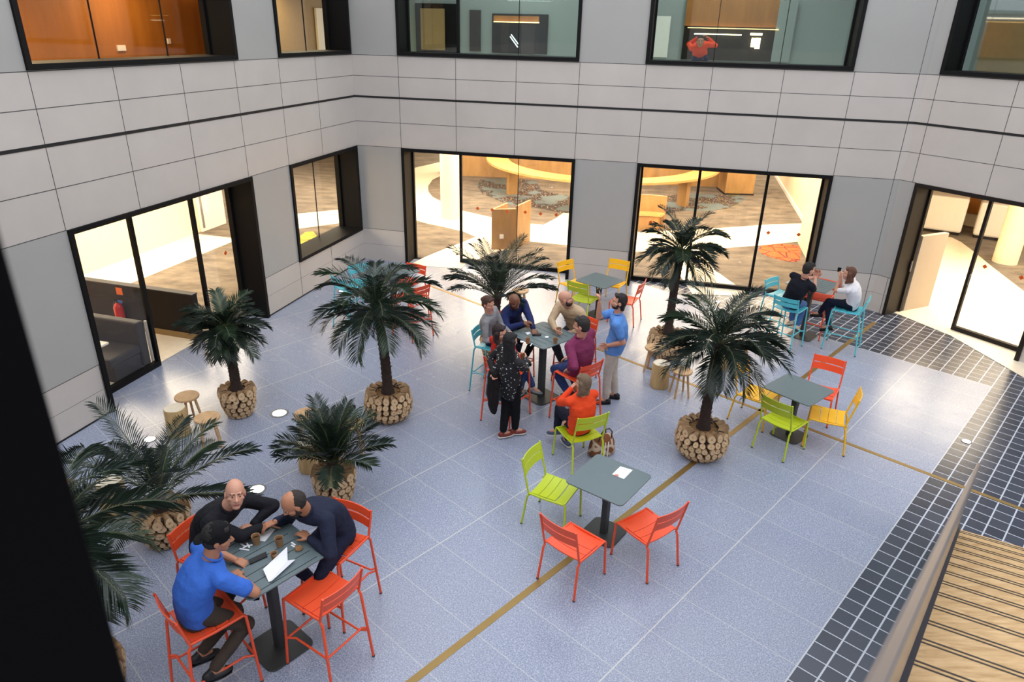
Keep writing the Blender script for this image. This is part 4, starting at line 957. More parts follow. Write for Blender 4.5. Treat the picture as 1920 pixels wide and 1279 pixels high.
# handbag on the floor beside the lime chair
hb = at(1127, 850)
M['bag'] = doodle_mat('striped_bag', (.20, .07, .025), (.55, .42, .30)); M['bag'].name = 'brown_patterned_bag'
t = thing('handbag', 'brown and cream patterned handbag on the floor beside the lime chair', 'bag', hb, .5)
mb = MB(); mb.ringloft([((0, 0, .0), .17, .10), ((0, 0, .04), .2, .125), ((0, 0, .18), .18, .11), ((0, 0, .27), .15, .05), ((0, 0, .29), .12, .02)], V((1, 0, 0)), V((0, 1, 0))); mb.build('body', M['bag'], t, smooth=True)
for sy in (-1, 1):
    mb = MB(); mb.tube([(-.1, sy * .06, .24), (-.09, sy * .08, .36), (-.04, sy * .08, .42), (.04, sy * .08, .42), (.09, sy * .08, .36), (.1, sy * .06, .24)], .009); mb.build('handle', M['coffee'], t, smooth=True)
for k in range(3):
    mb = MB(); mb.tube([(-.08 + .05 * k, -.115, .24), (-.10 + .05 * k, -.14, .12), (-.12 + .06 * k, -.135, .03)], .011, flat=.5); mb.build('strap', M['paper'], t)

# ================================================================== people
SKIN = {'light': pm('skin_light', (206, 150, 124), .5, 0, .06, 14), 'mid': pm('skin_tan', (182, 124, 92), .5, 0, .06, 14), 'brown': pm('skin_brown', (120, 76, 54), .42, 0, .06, 14)}
M['eye_w'] = pm('eye_white', (190, 178, 170), .25, var=.01); M['eye_d'] = pm('iris_dark', (30, 20, 16), .15); M['lip'] = pm('lips', (150, 84, 76), .5)
M['sole'] = pm('pale_sole', (220, 216, 208), .6)
def cloth(name, rgb, rough=.85):
    t = NT(name); c = lin(rgb); n = t.noise(7, detail=4)
    t.set(t.mix(n, tuple(x * .88 for x in c), tuple(min(1, x * 1.1) for x in c)), rough); t.bump(t.noise(9, detail=3), .9, .03); t.b.inputs['Specular IOR Level'].default_value = .25; return t.m
foldtex = bpy.data.textures.new('folds', 'CLOUDS'); foldtex.noise_scale = .11; foldtex.noise_depth = 1
hairtex = bpy.data.textures.new('strands', 'CLOUDS'); hairtex.noise_scale = .025; hairtex.noise_depth = 2
def remesh(o, vox, smooth, fold=0, tex=None):
    r_ = o.modifiers.new('remesh', 'REMESH'); r_.mode = 'VOXEL'; r_.voxel_size = vox; r_.use_smooth_shade = True
    if smooth: s_ = o.modifiers.new('smooth', 'SMOOTH'); s_.factor = .5; s_.iterations = smooth
    if fold: d = o.modifiers.new('folds', 'DISPLACE'); d.texture = tex or foldtex; d.strength = fold; d.mid_level = .5; d.texture_coords = 'LOCAL'
    return o
def ik(a, b, l1, l2, hint):
    d = b - a; D_ = d.length
    if D_ > (l1 + l2) * .999: b = a + d * ((l1 + l2) * .999 / D_); d = b - a; D_ = d.length
    if D_ < abs(l1 - l2) + .02: D_ = abs(l1 - l2) + .02
    t = d.normalized(); x = (l1 * l1 - l2 * l2 + D_ * D_) / (2 * D_); h_ = math.sqrt(max(0, l1 * l1 - x * x))
    hh = hint - t * hint.dot(t); hh = hh.normalized() if hh.length > 1e-4 else V((0, 0, 1))
    return a + t * x + hh * h_, b
def hand(mb, w, d, nrm, side, curl, s=1.0, point=False):
    """w wrist, d direction, nrm palm normal (side the palm faces), side vector towards the thumb"""
    d = d.normalized(); nrm = (nrm - d * nrm.dot(d)).normalized(); th = (side - d * side.dot(d) - nrm * side.dot(nrm)).normalized()
    spread = [.030, .010, -.010, -.029]; ln = [.93, 1.0, .95, .76]
    for k in range(4):
        kn = w + d * (.085 * s * (1 - .03 * abs(k - 1))) + th * (spread[k] * s)
        mb.caps(w + d * .012 + th * spread[k] * s * .6, kn, .0135 * s, .0115 * s, 8)
        a = 0; p = kn; dirn = d + th * (spread[k] * 4)
        dirn = dirn.normalized(); cc = curl
        if point and k == 0: cc = .12
        elif point: cc = max(curl, .55)
        for j, sl in enumerate((.044, .027, .022)):
            a += cc * (1.0 if j else .85); dd = dirn * math.cos(a) + nrm * math.sin(a); q = p + dd * (sl * ln[k] * s); mb.caps(p, q, (.0098 - .0009 * j) * s, (.0090 - .0009 * j) * s, 7); p = q
    p = w + d * .02 * s + th * .022 * s; dd = (d * .75 + th * .8 + nrm * .35).normalized(); q = p + dd * .04 * s; mb.caps(p, q, .013 * s, .0115 * s, 8)
    d2 = (d * 1.0 + th * .35 + nrm * (.35 + curl * .5)).normalized(); r_ = q + d2 * .03 * s; mb.caps(q, r_, .0112 * s, .0098 * s, 8); d3 = (d + nrm * (.4 + curl)).normalized(); mb.caps(r_, r_ + d3 * .024 * s, .0098 * s, .0085 * s, 8)
    return w + d * .06 + nrm * .045
def person(label, root, pel, az, headpx, skin='light', s=1.0, hz=None, look=None, lookz=0, tilt=0, hands=None, elbow=(None, None), feet=None, knee=(None, None),
           top=((60, 60, 70), 'long'), legs=(50, 50, 60), shoes=(30, 28, 28), sole=False, hair=None, hairc=(40, 26, 20), beard=0, fat=1.0, female=False, curl=(.45, .45), palm_n=(None, None), point=(False, False), hunch=.05, wide=1.0,
           cap=False, collar=None, jacket=0, hemlow=0, handdir=(None, None), kneehint=None, group=None, cuffs=False):
    f = V((math.cos(R(az)), math.sin(R(az)), 0)); l = V((-f.y, f.x, 0)); Zv = V((0, 0, 1))
    t = thing('person', label, 'person', root)
    def B(mb, name, mat, par=t, **k): return mb.build(name, mat, par, origin=root if par is t else root, **k)
    # head position: along the camera ray so that distance from the pelvis is right
    dist = .73 * s
    if headpx is not None:
        rd = ray(*headpx).normalized(); oc = CAM - pel; bq = oc.dot(rd); cq = oc.length_squared - dist * dist; disc = bq * bq - cq
        if disc > 0:
            k1 = -bq - math.sqrt(disc); k2 = -bq + math.sqrt(disc); c1, c2 = CAM + rd * k1, CAM + rd * k2
            hc = c1 if c1.z > c2.z else c2
            if hz is not None: hc = c1 if abs(c1.z - hz) < abs(c2.z - hz) else c2
        else: hc = CAM + rd * (-bq); hc = pel + (hc - pel).normalized() * dist
    u = (hc - pel).normalized()
    if look is None: look = az
    hf = V((math.cos(R(look)) * math.cos(R(lookz)), math.sin(R(look)) * math.cos(R(lookz)), math.sin(R(lookz))))
    hu = (Zv * .9 + u * .4); hu = (hu - hf * hu.dot(hf)).normalized(); hl = hu.cross(hf); 
    if tilt: hu = (hu * math.cos(R(tilt)) + hl * math.sin(R(tilt))).normalized(); hl = hu.cross(hf)
    tf = (f - u * f.dot(u)).normalized(); tl = u.cross(tf)
    sc = pel + u * (.475 * s) - tf * .0; nb = pel + u * (.555 * s); sw = (.165 if female else .185) * s * (1 + (wide - 1) * .6)
    # ---------- body (skin): one continuous surface
    b = MB(); hs = s * .97
    def hp(a, c_, d_): return hc + hf * (a * hs) + hl * (c_ * hs) + hu * (d_ * hs)
    hax = (hf, hl, hu)
    b.ell(hp(-.012, 0, .028), (.097 * hs, .077 * hs, .098 * hs), hax, 18, 12); b.ell(hp(.022, 0, -.035), (.070 * hs, .062 * hs, .088 * hs), hax, 16, 10)
    b.ell(hp(.052, 0, -.098), (.032 * hs, .034 * hs, .025 * hs), hax); b.caps(hp(.083, 0, .012), hp(.108, 0, -.026), .009 * hs, .0145 * hs, 8)
    b.ell(hp(.096, .012, -.032), (.011 * hs, .009 * hs, .008 * hs), hax); b.ell(hp(.096, -.012, -.032), (.011 * hs, .009 * hs, .008 * hs), hax)
    b.caps(hp(.076, -.034, .026), hp(.076, .034, .026), .012 * hs, .012 * hs, 8); b.caps(hp(.06, .04, -.02), hp(.035, .056, -.03), .018 * hs, .016 * hs, 8); b.caps(hp(.06, -.04, -.02), hp(.035, -.056, -.03), .018 * hs, .016 * hs, 8)
    for sg in (-1, 1): b.ell(hp(-.012, sg * .079, -.008), (.021 * hs, .009 * hs, .034 * hs), (hf, hl, hu))
    b.caps(hp(-.035, 0, -.05), nb - tf * .01, .056 * s, .062 * s); b.caps(nb - tf * .01, sc - tf * .02, .058 * s, .062 * s); b.caps(sc - tf * .02, pel.lerp(sc, .5) - tf * hunch, .065 * s, .07 * s); b.caps(pel.lerp(sc, .5) - tf * hunch, pel, .07 * s, .08 * s)
    S_ = [sc + tl * sw, sc - tl * sw]  # left, right
    H = []; E = []; W_ = []; armr = 1.08 if fat > 1.05 else 1.0
    if female: armr = .88
    for i in (0, 1):
        sg = 1 if i == 0 else -1; tgt = hands[i] if hands and hands[i] is not None else S_[i] - Zv * .5 * s + f * .08
        hint = elbow[i] if elbow[i] is not None else (-Zv * .8 + tl * sg * .5 - tf * .3)
        e, w = ik(S_[i], tgt, .285 * s, .25 * s, hint); E.append(e); W_.append(w)
        b.caps(sc, S_[i], .06 * s, .05 * s * armr); b.caps(S_[i], e, .047 * s * armr, .039 * s * armr); b.caps(e, e.lerp(w, .3), .039 * s * armr, .038 * s * armr); b.caps(e.lerp(w, .3), w, .038 * s * armr, .0255 * s * armr)
        hd = handdir[i] if handdir[i] is not None else (w - e); pn = palm_n[i] if palm_n[i] is not None else -Zv
        sd_ = pn.cross(hd) * (1 if i == 1 else -1)
        if sd_.length < 1e-4: sd_ = tl
        H.append(hand(b, w, hd, pn, -sd_ if False else sd_, curl[i], s * (.9 if female else 1), point[i]))
    HJ = [pel + l * .09 * s, pel - l * .09 * s]; K = []; A = []
    for i in (0, 1):
        sg = 1 if i == 0 else -1; tgt = feet[i][0]; hint = knee[i] if knee[i] is not None else (f * 1.0 + Zv * .6 + l * sg * .15)
        k_, a_ = ik(HJ[i], tgt, .43 * s, .42 * s, hint); K.append(k_); A.append(a_); b.caps(k_, a_, .045 * s, .034 * s); b.caps(HJ[i], k_, .06 * s, .045 * s)
        fd = feet[i][1]; b.caps(a_, a_ + fd * .09 - Zv * .03, .033 * s, .025 * s)
    o = B(b, 'body', SKIN[skin], smooth=True); remesh(o, .0052, 2)
    # ---------- face
    for sg in (-1, 1):
        e_ = MB(); e_.ell(hp(.0735, sg * .031, .004), (.0125 * hs, .0115 * hs, .0066 * hs), hax); eo = B(e_, 'eye', M['eye_w'], smooth=True)
        e_ = MB(); e_.ell(hp(.0825, sg * .031, .004), (.0045 * hs, .0065 * hs, .0065 * hs), hax, 10, 6); io = e_.build('iris', M['eye_d'], eo, origin=root)
        e_ = MB(); e_.caps(hp(.0885, sg * .014, .027), hp(.077, sg * .050, .029), .0045 * hs, .0035 * hs, 6); B(e_, 'eyebrow', hm_(hairc))
    e_ = MB(); e_.caps(hp(.083, -.019, -.068), hp(.083, .019, -.068), .0062 * hs, .0062 * hs, 8); e_.caps(hp(.086, -.01, -.068), hp(.086, .01, -.068), .007 * hs, .007 * hs, 8); B(e_, 'lips', M['lip'], smooth=True)
    hm = hm_(hairc)
    if hair:
        h_ = MB()
        if hair in ('short', 'long', 'bun', 'mid', 'nape'):
            h_.ell(hp(-.030, 0, .036), (.098 * hs, .086 * hs, .104 * hs), hax, 18, 12); h_.ell(hp(-.045, 0, -.012), (.075 * hs, .080 * hs, .085 * hs), hax)
            h_.caps(hp(.045, -.04, .095), hp(.045, .04, .095), .026 * hs, .026 * hs)
        if hair == 'rim':
            h_.ell(hp(-.040, 0, .0), (.084 * hs, .0855 * hs, .060 * hs), hax, 18, 12)
        if hair == 'thin': h_.ell(hp(-.040, 0, .015), (.084 * hs, .0815 * hs, .098 * hs), hax, 18, 12)
        if hair in ('mid', 'long'):
            dn = -Zv * (.16 if hair == 'mid' else .30) * s
            for k in range(-4, 5):
                a0 = hp(-.06 + .012 * abs(k), .020 * k, .02); h_.caps(a0, a0 + (-hu * .10 * hs), .036, .036, 8); h_.caps(a0 - hu * .10 * hs, a0 + dn - hf * (.03 if hair == 'long' else .02) + hf * .012 * abs(k), .036, .026, 8)
        if hair == 'nape':
            for k in (-2, -1, 0, 1, 2): h_.caps(hp(-.05, .026 * k, .02), hp(-.066, .024 * k, -.085), .042, .034, 8)
        if hair == 'bun': h_.caps(hp(-.09, 0, .05), hp(-.12, 0, .03), .045, .035); h_.caps(hp(-.06, .03, -.05), hp(-.05, 0, -.08), .03, .03)
        ho = B(h_, 'hair', hm, smooth=True); remesh(ho, .007, 2, .010, hairtex)
    if beard:
        h_ = MB(); h_.ell(hp(.030, 0, -.075), (.061 * hs, .0605 * hs, .056 * hs * beard), hax, 16, 10); h_.caps(hp(.090, -.018, -.053), hp(.090, .018, -.053), .006 * hs, .006 * hs, 6); h_.caps(hp(.01, .064, -.03), hp(.02, .058, -.07), .014, .02); h_.caps(hp(.01, -.064, -.03), hp(.02, -.058, -.07), .014, .02)
        ho = B(h_, 'beard', hm, smooth=True); remesh(ho, .006, 2, .004, hairtex)
    # ---------- top
    sh_ = MB(); back = -tf
    hb_ = pel - u * (.06 + hemlow) * s; W1 = (1.0 if not female else .88) * wide; fd_ = fat
    rings = [(hb_, .172 * W1 * s, .118 * fd_ * s), (pel + u * .06 * s + back * hunch * .5, .168 * W1 * s, .125 * fd_ * s), (pel + u * .18 * s + back * hunch, .16 * W1 * s, .12 * fd_ * s), (pel + u * .32 * s + back * hunch, .178 * W1 * s, .126 * s),
             (pel + u * .42 * s + back * hunch * .5, .182 * W1 * s, .124 * s), (pel + u * .50 * s, .150 * W1 * s, .092 * s), (pel + u * .545 * s, .085 * s, .07 * s)]
    sh_.ringloft(rings, tl, tf, 24)
    if collar: pass
    lr = (1.18 if jacket else 1.0) * armr
    for i in (0, 1):
        sh_.caps(sc + (S_[i] - sc) * .5, S_[i], .075 * s, .064 * s * lr)
        if top[1] == 'long': 
            sh_.caps(S_[i], E[i], .064 * s * lr, .052 * s * lr); sh_.caps(E[i], W_[i].lerp(E[i], .06), .053 * s * lr, .037 * s * lr)
        else: sh_.caps(S_[i], S_[i].lerp(E[i], .66), .066 * s * lr, .061 * s * lr)
    tm = top[0] if not isinstance(top[0], tuple) else cloth('top_cloth', top[0])
    o = B(sh_, top[2] if len(top) > 2 else 'sweater', tm, smooth=True); remesh(o, .009, 5, .014)
    c_ = MB(); q = nb + u * .005; 
    c_.tube([q + tl * (.068 * s * math.cos(a)) + tf * (.066 * s * math.sin(a)) + u * (-.012 * math.sin(a)) for a in [2 * pi * k / 16 for k in range(17)]], .011, 6); B(c_, 'collar', tm, smooth=True)
    # ---------- trousers
    p_ = MB(); lg = (1.0 if not female else .94) * (1 + (wide - 1) * .8)
    p_.ringloft([(pel - u * .09 * s - Zv * .02, .15 * lg * s, .11 * fd_ * s), (pel, .165 * lg * s, .118 * fd_ * s), (pel + u * .07 * s, .155 * lg * s, .11 * fd_ * s)], tl, tf, 20)
    for i in (0, 1):
        p_.caps(HJ[i], K[i], .088 * s * lg, .064 * s * lg); p_.caps(K[i], K[i].lerp(A[i], .35), .064 * s * lg, .06 * s * lg); p_.caps(K[i].lerp(A[i], .35), A[i].lerp(K[i], .12 if not cuffs else .2), .060 * s * lg, .05 * s * lg)
    o = B(p_, 'trousers', legs if not isinstance(legs, tuple) else cloth('trouser_cloth', legs), smooth=True); remesh(o, .010, 4, .012)
    # ---------- shoes
    sm = pm('shoe', shoes, .5)
    for i in (0, 1):
        a_ = A[i]; fd = feet[i][1].normalized(); lat = Zv.cross(fd).normalized() if abs(fd.z) < .95 else l; upv = fd.cross(lat).normalized(); q = a_ - upv * .045 * s
        if upv.z < 0: upv = -upv; q = a_ - upv * .045 * s
        h_ = MB(); h_.ell(q + fd * .055 * s, (.125 * s, .046 * s, .034 * s), (fd, lat, upv), 16, 8); h_.ell(q - fd * .03 * s + upv * .015, (.05 * s, .040 * s, .045 * s), (fd, lat, upv)); h_.caps(q - fd * .02 + upv * .02, a_ - fd * .005, .038 * s, .036 * s)
        so = B(h_, 'shoe', sm, smooth=True); remesh(so, .007, 2)
        h_ = MB(); pts = [(-.082, 0), (-.07, .032), (0, .040), (.09, .048), (.15, .034), (.178, 0), (.15, -.034), (.09, -.046), (0, -.038), (-.07, -.03)]
        top_ = [q + fd * a * s + lat * c2 * s - upv * .018 * s for a, c2 in pts]; bot = [v - upv * .014 * s for v in top_]; n = len(pts)
        h_.add(top_ + bot, [tuple(range(n)), tuple(range(2 * n - 1, n - 1, -1))] + [(k, n + k, n + (k + 1) % n, (k + 1) % n) for k in range(n)]); h_.build('sole', M['sole'] if sole else M['phone'], so, origin=root)
    if cap:
        h_ = MB(); h_.ell(hp(-.012, 0, .045), (.108 * hs, .090 * hs, .100 * hs), hax, 20, 12); h_.ell(hp(-.03, 0, .02), (.095 * hs, .088 * hs, .075 * hs), hax, 20, 12)
        h_.ell(hp(-.125, 0, .0), (.065 * hs, .07 * hs, .012 * hs), ((hf * .85 + hu * .5).normalized(), hl, (hu * .85 - hf * .5).normalized()), 16, 8)
        co = B(h_, 'cap', cloth('black_cap', (14, 14, 17)), smooth=True); remesh(co, .006, 3)
        cc = hp(-.052, .078, .062); h_ = MB(); h_.tube([cc, cc - hf * .012 + hu * .012 + hl * .004, cc - hf * .022 + hl * .002, cc - hf * .016 - hu * .014], .0035, 6); h_.tube([cc - hf * .022 + hl * .002, cc - hf * .034 - hu * .012], .0035, 6)
        h_.build('emblem', M['paper'], co, origin=root)
    return t, dict(H=H, W=W_, S=S_, sc=sc, pel=pel, hc=hc, E=E, K=K, A=A, f=f, l=l, u=u, tf=tf, tl=tl)
_hm = {}
def hm_(c):
    if c not in _hm: _hm[c] = pm('hair', c, .7, 0, .3, 60, .6, 120)
    return _hm[c]
def P3(px, py, z): return at(px, py, z)
def seatpt(c, z=.88, back=.02, az=0): f = V((math.cos(R(az)), math.sin(R(az)), 0)); return V((c[0], c[1], z)) - f * back
def unit(az, el=0): return V((math.cos(R(az)) * math.cos(R(el)), math.sin(R(az)) * math.cos(R(el)), math.sin(R(el))))
def rest_feet(c, az, x=.22, y=.1, z=.37, dy=0):
    f = unit(az); l = V((-f.y, f.x, 0)); q = V((c[0], c[1], 0)); fd = (f + V((0, 0, -.15))).normalized()
    return [(q + f * x + l * (y + dy) + V((0, 0, z)), fd), (q + f * x - l * (y - dy) + V((0, 0, z)), fd)]
Zu = V((0, 0, 1))
JEANS = cloth('blue_jeans', (44, 62, 108)); DARK = cloth('black_cloth', (24, 24, 30)); NAVY = cloth('navy_cloth', (34, 38, 58))
# near table
person('man in a bright blue t shirt and backward black cap at the near table', V((pa.x, pa.y, 0)), seatpt(pa, .88, .05, PAz), PAz, (409, 1008), 'mid', 1.02, look=22, lookz=-12,
       hands=[P3(441, 1050, 1.09), P3(449, 1082, 1.09)], elbow=(unit(PAz + 90) * .9 - Zu * .3, unit(PAz - 75) * 1.0 - Zu * .2), feet=rest_feet(pa, PAz, -.08, .12, .34, -.05), knee=(unit(PAz), unit(PAz)), top=(cloth('royal_blue_cotton', (60, 108, 200)), 'short', 't_shirt'),
       legs=(66, 56, 48), shoes=(24, 20, 22), hair='short', hairc=(24, 18, 16), fat=1.12, cap=True, hunch=.07, curl=(.5, .5), palm_n=(-Zu, -Zu))
person('bald man in a black top leaning on the near table with crossed forearms', pb, seatpt(pb, .88, .02, AZB), AZB, (441, 926), 'light', 1.03, look=-62, lookz=12, hz=1.5,
       hands=[P3(474, 984, 1.10), P3(502, 985, 1.10)], elbow=(unit(AZB + 60) * 1 - Zu * .4, unit(AZB - 80) - Zu * .3), feet=rest_feet(pb, AZB, .2, .1), top=(DARK, 'long', 'zip_top'), legs=DARK, hair='rim', hairc=(52, 38, 30), fat=1.1,
       palm_n=(-Zu, -Zu), curl=(.5, .5), hunch=.08, handdir=(unit(AZB - 120), None))
person('balding bearded man in a dark navy sweatshirt pointing across the near table', pc, seatpt(pc, .88, .02, AZC), AZC, (550, 945), 'mid', 1.03, look=-150, lookz=-32, hz=1.5,
       hands=[P3(581, 1010, 1.10), P3(517, 978, 1.17)], elbow=(unit(AZC + 80) - Zu * .3, unit(AZC + 180) * .6 + unit(AZC - 80) * .5 - Zu * .8), feet=rest_feet(pc, AZC, .2, .12), top=(NAVY, 'long', 'sweatshirt'), legs=(26, 28, 50), hair='thin', hairc=(44, 34, 30), beard=.9, fat=1.1,
       palm_n=(-Zu, -Zu), point=(False, True), curl=(.4, .35), hunch=.09, handdir=(None, P3(488, 990, 1.14) - P3(517, 978, 1.17)))
# middle table
person('woman with tied brown hair in a grey sweater at the left of the middle table', pd, seatpt(pd, .88, .02, AZD), AZD, (916, 570), 'light', .95, look=-35, lookz=-12, hz=1.5, female=True,
       hands=[P3(955, 622, 1.1), P3(940, 636, 1.0)], feet=rest_feet(pd, AZD, .2, .08), top=((136, 136, 138), 'long', 'sweater'), legs=NAVY, hair='bun', hairc=(70, 42, 30))
_, ie_ = person('bald dark skinned man in a navy top holding a cup at the middle table', pe_, seatpt(pe_, .88, .02, AZE), AZE, (964.5, 566), 'brown', 1.03, look=-52, lookz=-22, hz=1.5,
       hands=[P3(1000, 617, 1.10), P3(981, 607, 1.17)], elbow=(unit(AZE + 80) - Zu * .5, unit(AZE - 80) - Zu * .5), feet=rest_feet(pe_, AZE), top=((30, 40, 84), 'long', 'sweater'), legs=DARK, beard=.9, hairc=(22, 16, 15), fat=1.08, curl=(.35, .75), palm_n=(-Zu, unit(AZE + 60)))
_, if_ = person('bearded bald man in a beige sweater looking up to the right', pf, seatpt(pf, .88, .02, AZF), AZF, (1061, 560), 'light', 1.05, look=-10, lookz=12, hz=1.55,
       hands=[P3(1074, 622, 1.0), P3(1041, 617, 1.12)], elbow=(unit(AZF + 90) * 1.2 - Zu * .2, unit(AZF - 80) * 1.0 - Zu * .5), feet=rest_feet(pf, AZF), top=((186, 160, 128), 'long', 'sweater'), legs=(48, 48, 56), beard=1.05, hairc=(46, 32, 26), fat=1.15, wide=1.1, curl=(.4, .7), palm_n=(-Zu, unit(AZF + 70)))
hold_later = [(ie_, 1, 'paper cup in the hand of the bald man in navy'), (if_, 1, 'paper cup in the hand of the bearded man in beige')]
kn = (P3(1058.7, 676, .86), P3(1060, 695, .84)); fg = unit(AZG)
person('man with short dark hair in a maroon sweater with hands on his knees', V((pg[0], pg[1], 0)), seatpt(pg, .88, .0, AZG), AZG, (1090, 610), 'light', 1.05, look=AZG + 25, lookz=-8, hz=1.6,
       hands=[P3(1072, 694, .95), P3(1071, 672, .97)] if False else [P3(1068, 692, .97), P3(1070, 668, .98)], elbow=(-fg - Zu * .3 + unit(AZG + 90) * .5, -fg - Zu * .3 - unit(AZG + 90) * .5),
       feet=[(P3(1068, 742, .33), unit(AZG)), (P3(1085, 735, .35), unit(AZG))], top=((124, 48, 84), 'long', 'sweater'), legs=JEANS, shoes=(40, 36, 36), hair='short', hairc=(40, 34, 32), fat=1.12, wide=1.08, curl=(.25, .25))
person('woman with dark hair in a red jacket seated beside the middle table', ph, seatpt(ph, .88, .02, AZH), AZH, (937, 624), 'light', .95, look=-20, lookz=-10, hz=1.5, female=True,
       hands=[P3(968, 660, 1.0), P3(975, 668, .98)], feet=[(P3(1000, 728, .40), unit(AZH - 50, -20)), (P3(975, 735, .36), unit(AZH))], knee=(unit(AZH) + Zu * .5, unit(AZH) + Zu * .4), top=((190, 40, 28), 'long', 'jacket'), legs=JEANS, shoes=(120, 126, 128), hair='mid', hairc=(38, 20, 20))
f1, f2 = at(943, 822), at(962, 817)
AZI = 35; pi_ = (f1 + f2) / 2; pelI = pi_ + Zu * .895 + unit(AZI) * .02
t_, info = person('woman with long black hair standing in a black and white print blouse', V((pi_.x, pi_.y, 0)), pelI, AZI, (957, 640), 'light', .95, look=AZI, lookz=-8, female=True,
       hands=[P3(925, 700, 1.05), P3(986, 672, 1.16)], elbow=(unit(AZI + 120) - Zu, unit(AZI - 110) - Zu * .9), feet=[(V((f1.x, f1.y, .085)), unit(AZI - 10)), (V((f2.x, f2.y, .085)) + unit(AZI) * .03, unit(AZI - 25))],
       knee=(unit(AZI), unit(AZI)), top=(dots_mat(), 'long', 'blouse'), legs=(14, 14, 18), shoes=(120, 42, 32), sole=True, hair='long', hairc=(14, 11, 12), fat=1.3, wide=1.28, hemlow=.2, curl=(.5, .8), jacket=1, palm_n=(Zu, unit(AZI + 90)))
def hold(info, i, lab, s=.95, dz=-.045):
    h_ = info['H'][i]; cup(0, 0, h_.z + dz, lab, s, None, loc=h_)
for a_, b_, c_ in hold_later: hold(a_, b_, c_, .95)
hold(info, 1, 'paper cup held by the woman in the black and white print blouse')
j1, j2 = at(1135, 757), at(1152, 752); AZJ = 172; pj = (j1 + j2) / 2
person('man in a light blue polo shirt and beige trousers standing with a raised hand', V((pj.x, pj.y, 0)), pj + Zu * .948 + unit(AZJ) * .02, AZJ, (1160, 566), 'light', 1.02, look=180, lookz=6, hz=1.7,
       hands=[P3(1141, 648, 1.02), P3(1124, 568, 1.62)], elbow=(unit(AZJ + 180) + unit(AZJ + 90) * .4 - Zu * .3, -Zu + unit(AZJ) * .5), feet=[(V((j1.x, j1.y, .085)), unit(AZJ + 10)), (V((j2.x, j2.y, .085)) + unit(AZJ - 90) * .08, unit(AZJ - 10))],
       knee=(unit(AZJ), unit(AZJ)), top=((96, 146, 216), 'short', 'polo_shirt'), legs=(196, 184, 172), shoes=(22, 22, 24), hair='nape', hairc=(30, 20, 17), beard=.7, fat=1.18, wide=1.1, curl=(.5, .7), palm_n=(unit(AZJ + 60), unit(AZJ)), handdir=(None, Zu), point=(False, True))
fk = unit(A4z); pk = V((C4[0], C4[1], 0))
_, ik_ = person('woman in an orange jacket sitting on the lime chair holding a cup', pk, V((C4[0], C4[1], .55)) + fk * .02, A4z, (1093, 718), 'light', .95, look=A4z + 35, lookz=-5, hz=1.2, female=True,
       hands=[P3(1071, 728, 1.0), P3(1068, 785, .62)], elbow=(-Zu + unit(A4z + 90), -Zu + unit(A4z - 90)), feet=[(P3(1044, 806, .20), unit(A4z + 40, -15)), (P3(1064, 826, .09), unit(A4z))], knee=(fk + Zu * .4, fk + Zu),
       top=((232, 74, 34), 'long', 'jacket'), legs=(26, 28, 44), shoes=(70, 84, 110), sole=True, wide=1.2, fat=1.1, hair='mid', hairc=(112, 90, 70), jacket=1, hemlow=.02, curl=(.8, .4), palm_n=(unit(A4z - 90), -Zu))
hold(ik_, 0, 'paper cup held by the woman in the orange jacket', 1.0)
# right corner
fl_ = unit(AZL)
person('man in a black t shirt and jeans leaning on the table by the right corner', V((pl[0], pl[1], 0)), seatpt(pl, .88, .02, AZL), AZL, (1517, 505), 'light', 1.0, look=AZL - 35, lookz=-5, hz=1.5,
       hands=[P3(1533, 519, 1.33), P3(1529, 519, 1.34)], elbow=(fl_ - Zu * 1.0, fl_ * .6 - Zu * 1.0), feet=[(P3(1483, 603, .38), unit(AZL + 60, -30)), (P3(1495, 612, .34), unit(AZL, -30))], knee=(fl_ + Zu * .3, fl_ + Zu * .2), top=((18, 20, 30), 'short', 't_shirt'), legs=(74, 108, 160), shoes=(200, 188, 176), hair='short', hairc=(24, 18, 16), curl=(.5, .5), handdir=(Zu, Zu), palm_n=(-fl_, -fl_))
fm = unit(AZM)
_, im_ = person('woman in a white t shirt drinking from a dark cup by the right corner', V((pm_.x, pm_.y, 0)), seatpt(pm_, .88, .02, AZM), AZM, (1592, 513), 'light', .95, look=AZM + 8, lookz=0, hz=1.5, female=True,
       hands=[P3(1575, 521, 1.34), P3(1577, 519, 1.36)], elbow=(-Zu + fm * .3, -Zu + fm * .2), feet=[(P3(1536, 587, .50), unit(AZM, -10)), (P3(1553, 612, .34), unit(AZM, -20))], knee=(fm + Zu * .5, fm + Zu * .3), top=((232, 230, 232), 'short', 't_shirt'), legs=(20, 28, 48), shoes=(20, 16, 20), hair='mid', hairc=(92, 56, 38), curl=(.7, .7), handdir=(Zu, Zu), palm_n=(fm, fm))
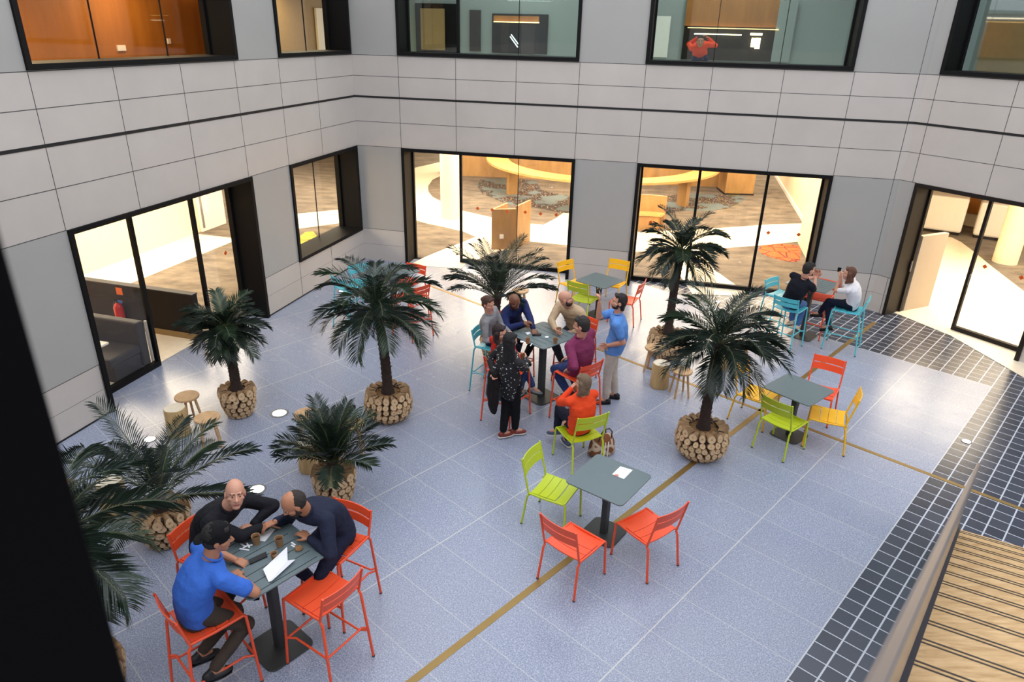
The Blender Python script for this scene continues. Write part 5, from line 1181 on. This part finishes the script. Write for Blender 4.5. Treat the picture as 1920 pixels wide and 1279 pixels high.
cp = (im_['H'][0] + im_['H'][1]) / 2; mb = MB(); mb.lathe([(.03, 0), (.036, .07), (.033, .07), (.026, .006)], (0, 0, 0), 18); o = mb.build('dark_cup', M['phone'], smooth=True); o.location = cp + Zu * .03; tag(o, 'dark cup held by the woman in the white t shirt', 'cup')
# bag on the stool of the woman in red, coat
hbp = ph - unit(AZH) * .3 + Zu * .62
t = thing('shoulder_bag', 'dark teal shoulder bag hanging from the stool of the woman in red', 'bag', hbp, R(AZH + 90))
mb = MB(); mb.ringloft([((0, 0, -.17), .12, .05), ((0, 0, -.14), .15, .07), ((0, 0, 0), .14, .06), ((0, 0, .11), .11, .03)], V((1, 0, 0)), V((0, 1, 0))); mb.build('body', pm('teal_leather', (34, 60, 72), .4), t, smooth=True)
mb = MB(); mb.tube([(-.1, 0, .1), (-.05, .02, .3), (0, .06, .38), (.05, .02, .3), (.1, 0, .1)], .006); mb.build('strap', M['steel'], t)
mb = MB(); q = info['W'][0]; q0 = q - Zu * .02
mb.ringloft([(q0 + Zu * .05, .04, .08), (q0 - Zu * .08, .055, .11), (q0 - Zu * .3, .06, .12), (q0 - Zu * .5, .04, .10), (q0 - Zu * .58, .02, .05)], unit(AZI), unit(AZI + 90)); o = mb.build('draped_coat', cloth('black_coat', (24, 18, 20)), origin=q0, smooth=True); o.location = q0; remesh(o, .012, 3, .03); tag(o, 'dark coat draped over the arm of the woman in the print blouse', 'coat')
# reflection in the upper glass, modelled as a person in an orange jacket
s_, z_ = onw(BACK, 1313, 98, 3.0); q = BACK.P(s_, 4.0, 2.8)
person('person in an orange jacket standing behind the upper right window', q, q + Zu * .75, -100, (1313, 78), 'mid', 1.0, look=-100, hz=6, hands=[q + Zu * 1.1 + unit(-100) * .3 + unit(-10) * .12, q + Zu * 1.1 + unit(-100) * .3 - unit(-10) * .12],
       feet=[(q + Zu * .09 + unit(-10) * .1, unit(-100)), (q + Zu * .09 - unit(-10) * .1, unit(-100))], top=((236, 70, 30), 'long', 'jacket'), legs=(40, 50, 80), hair='short')
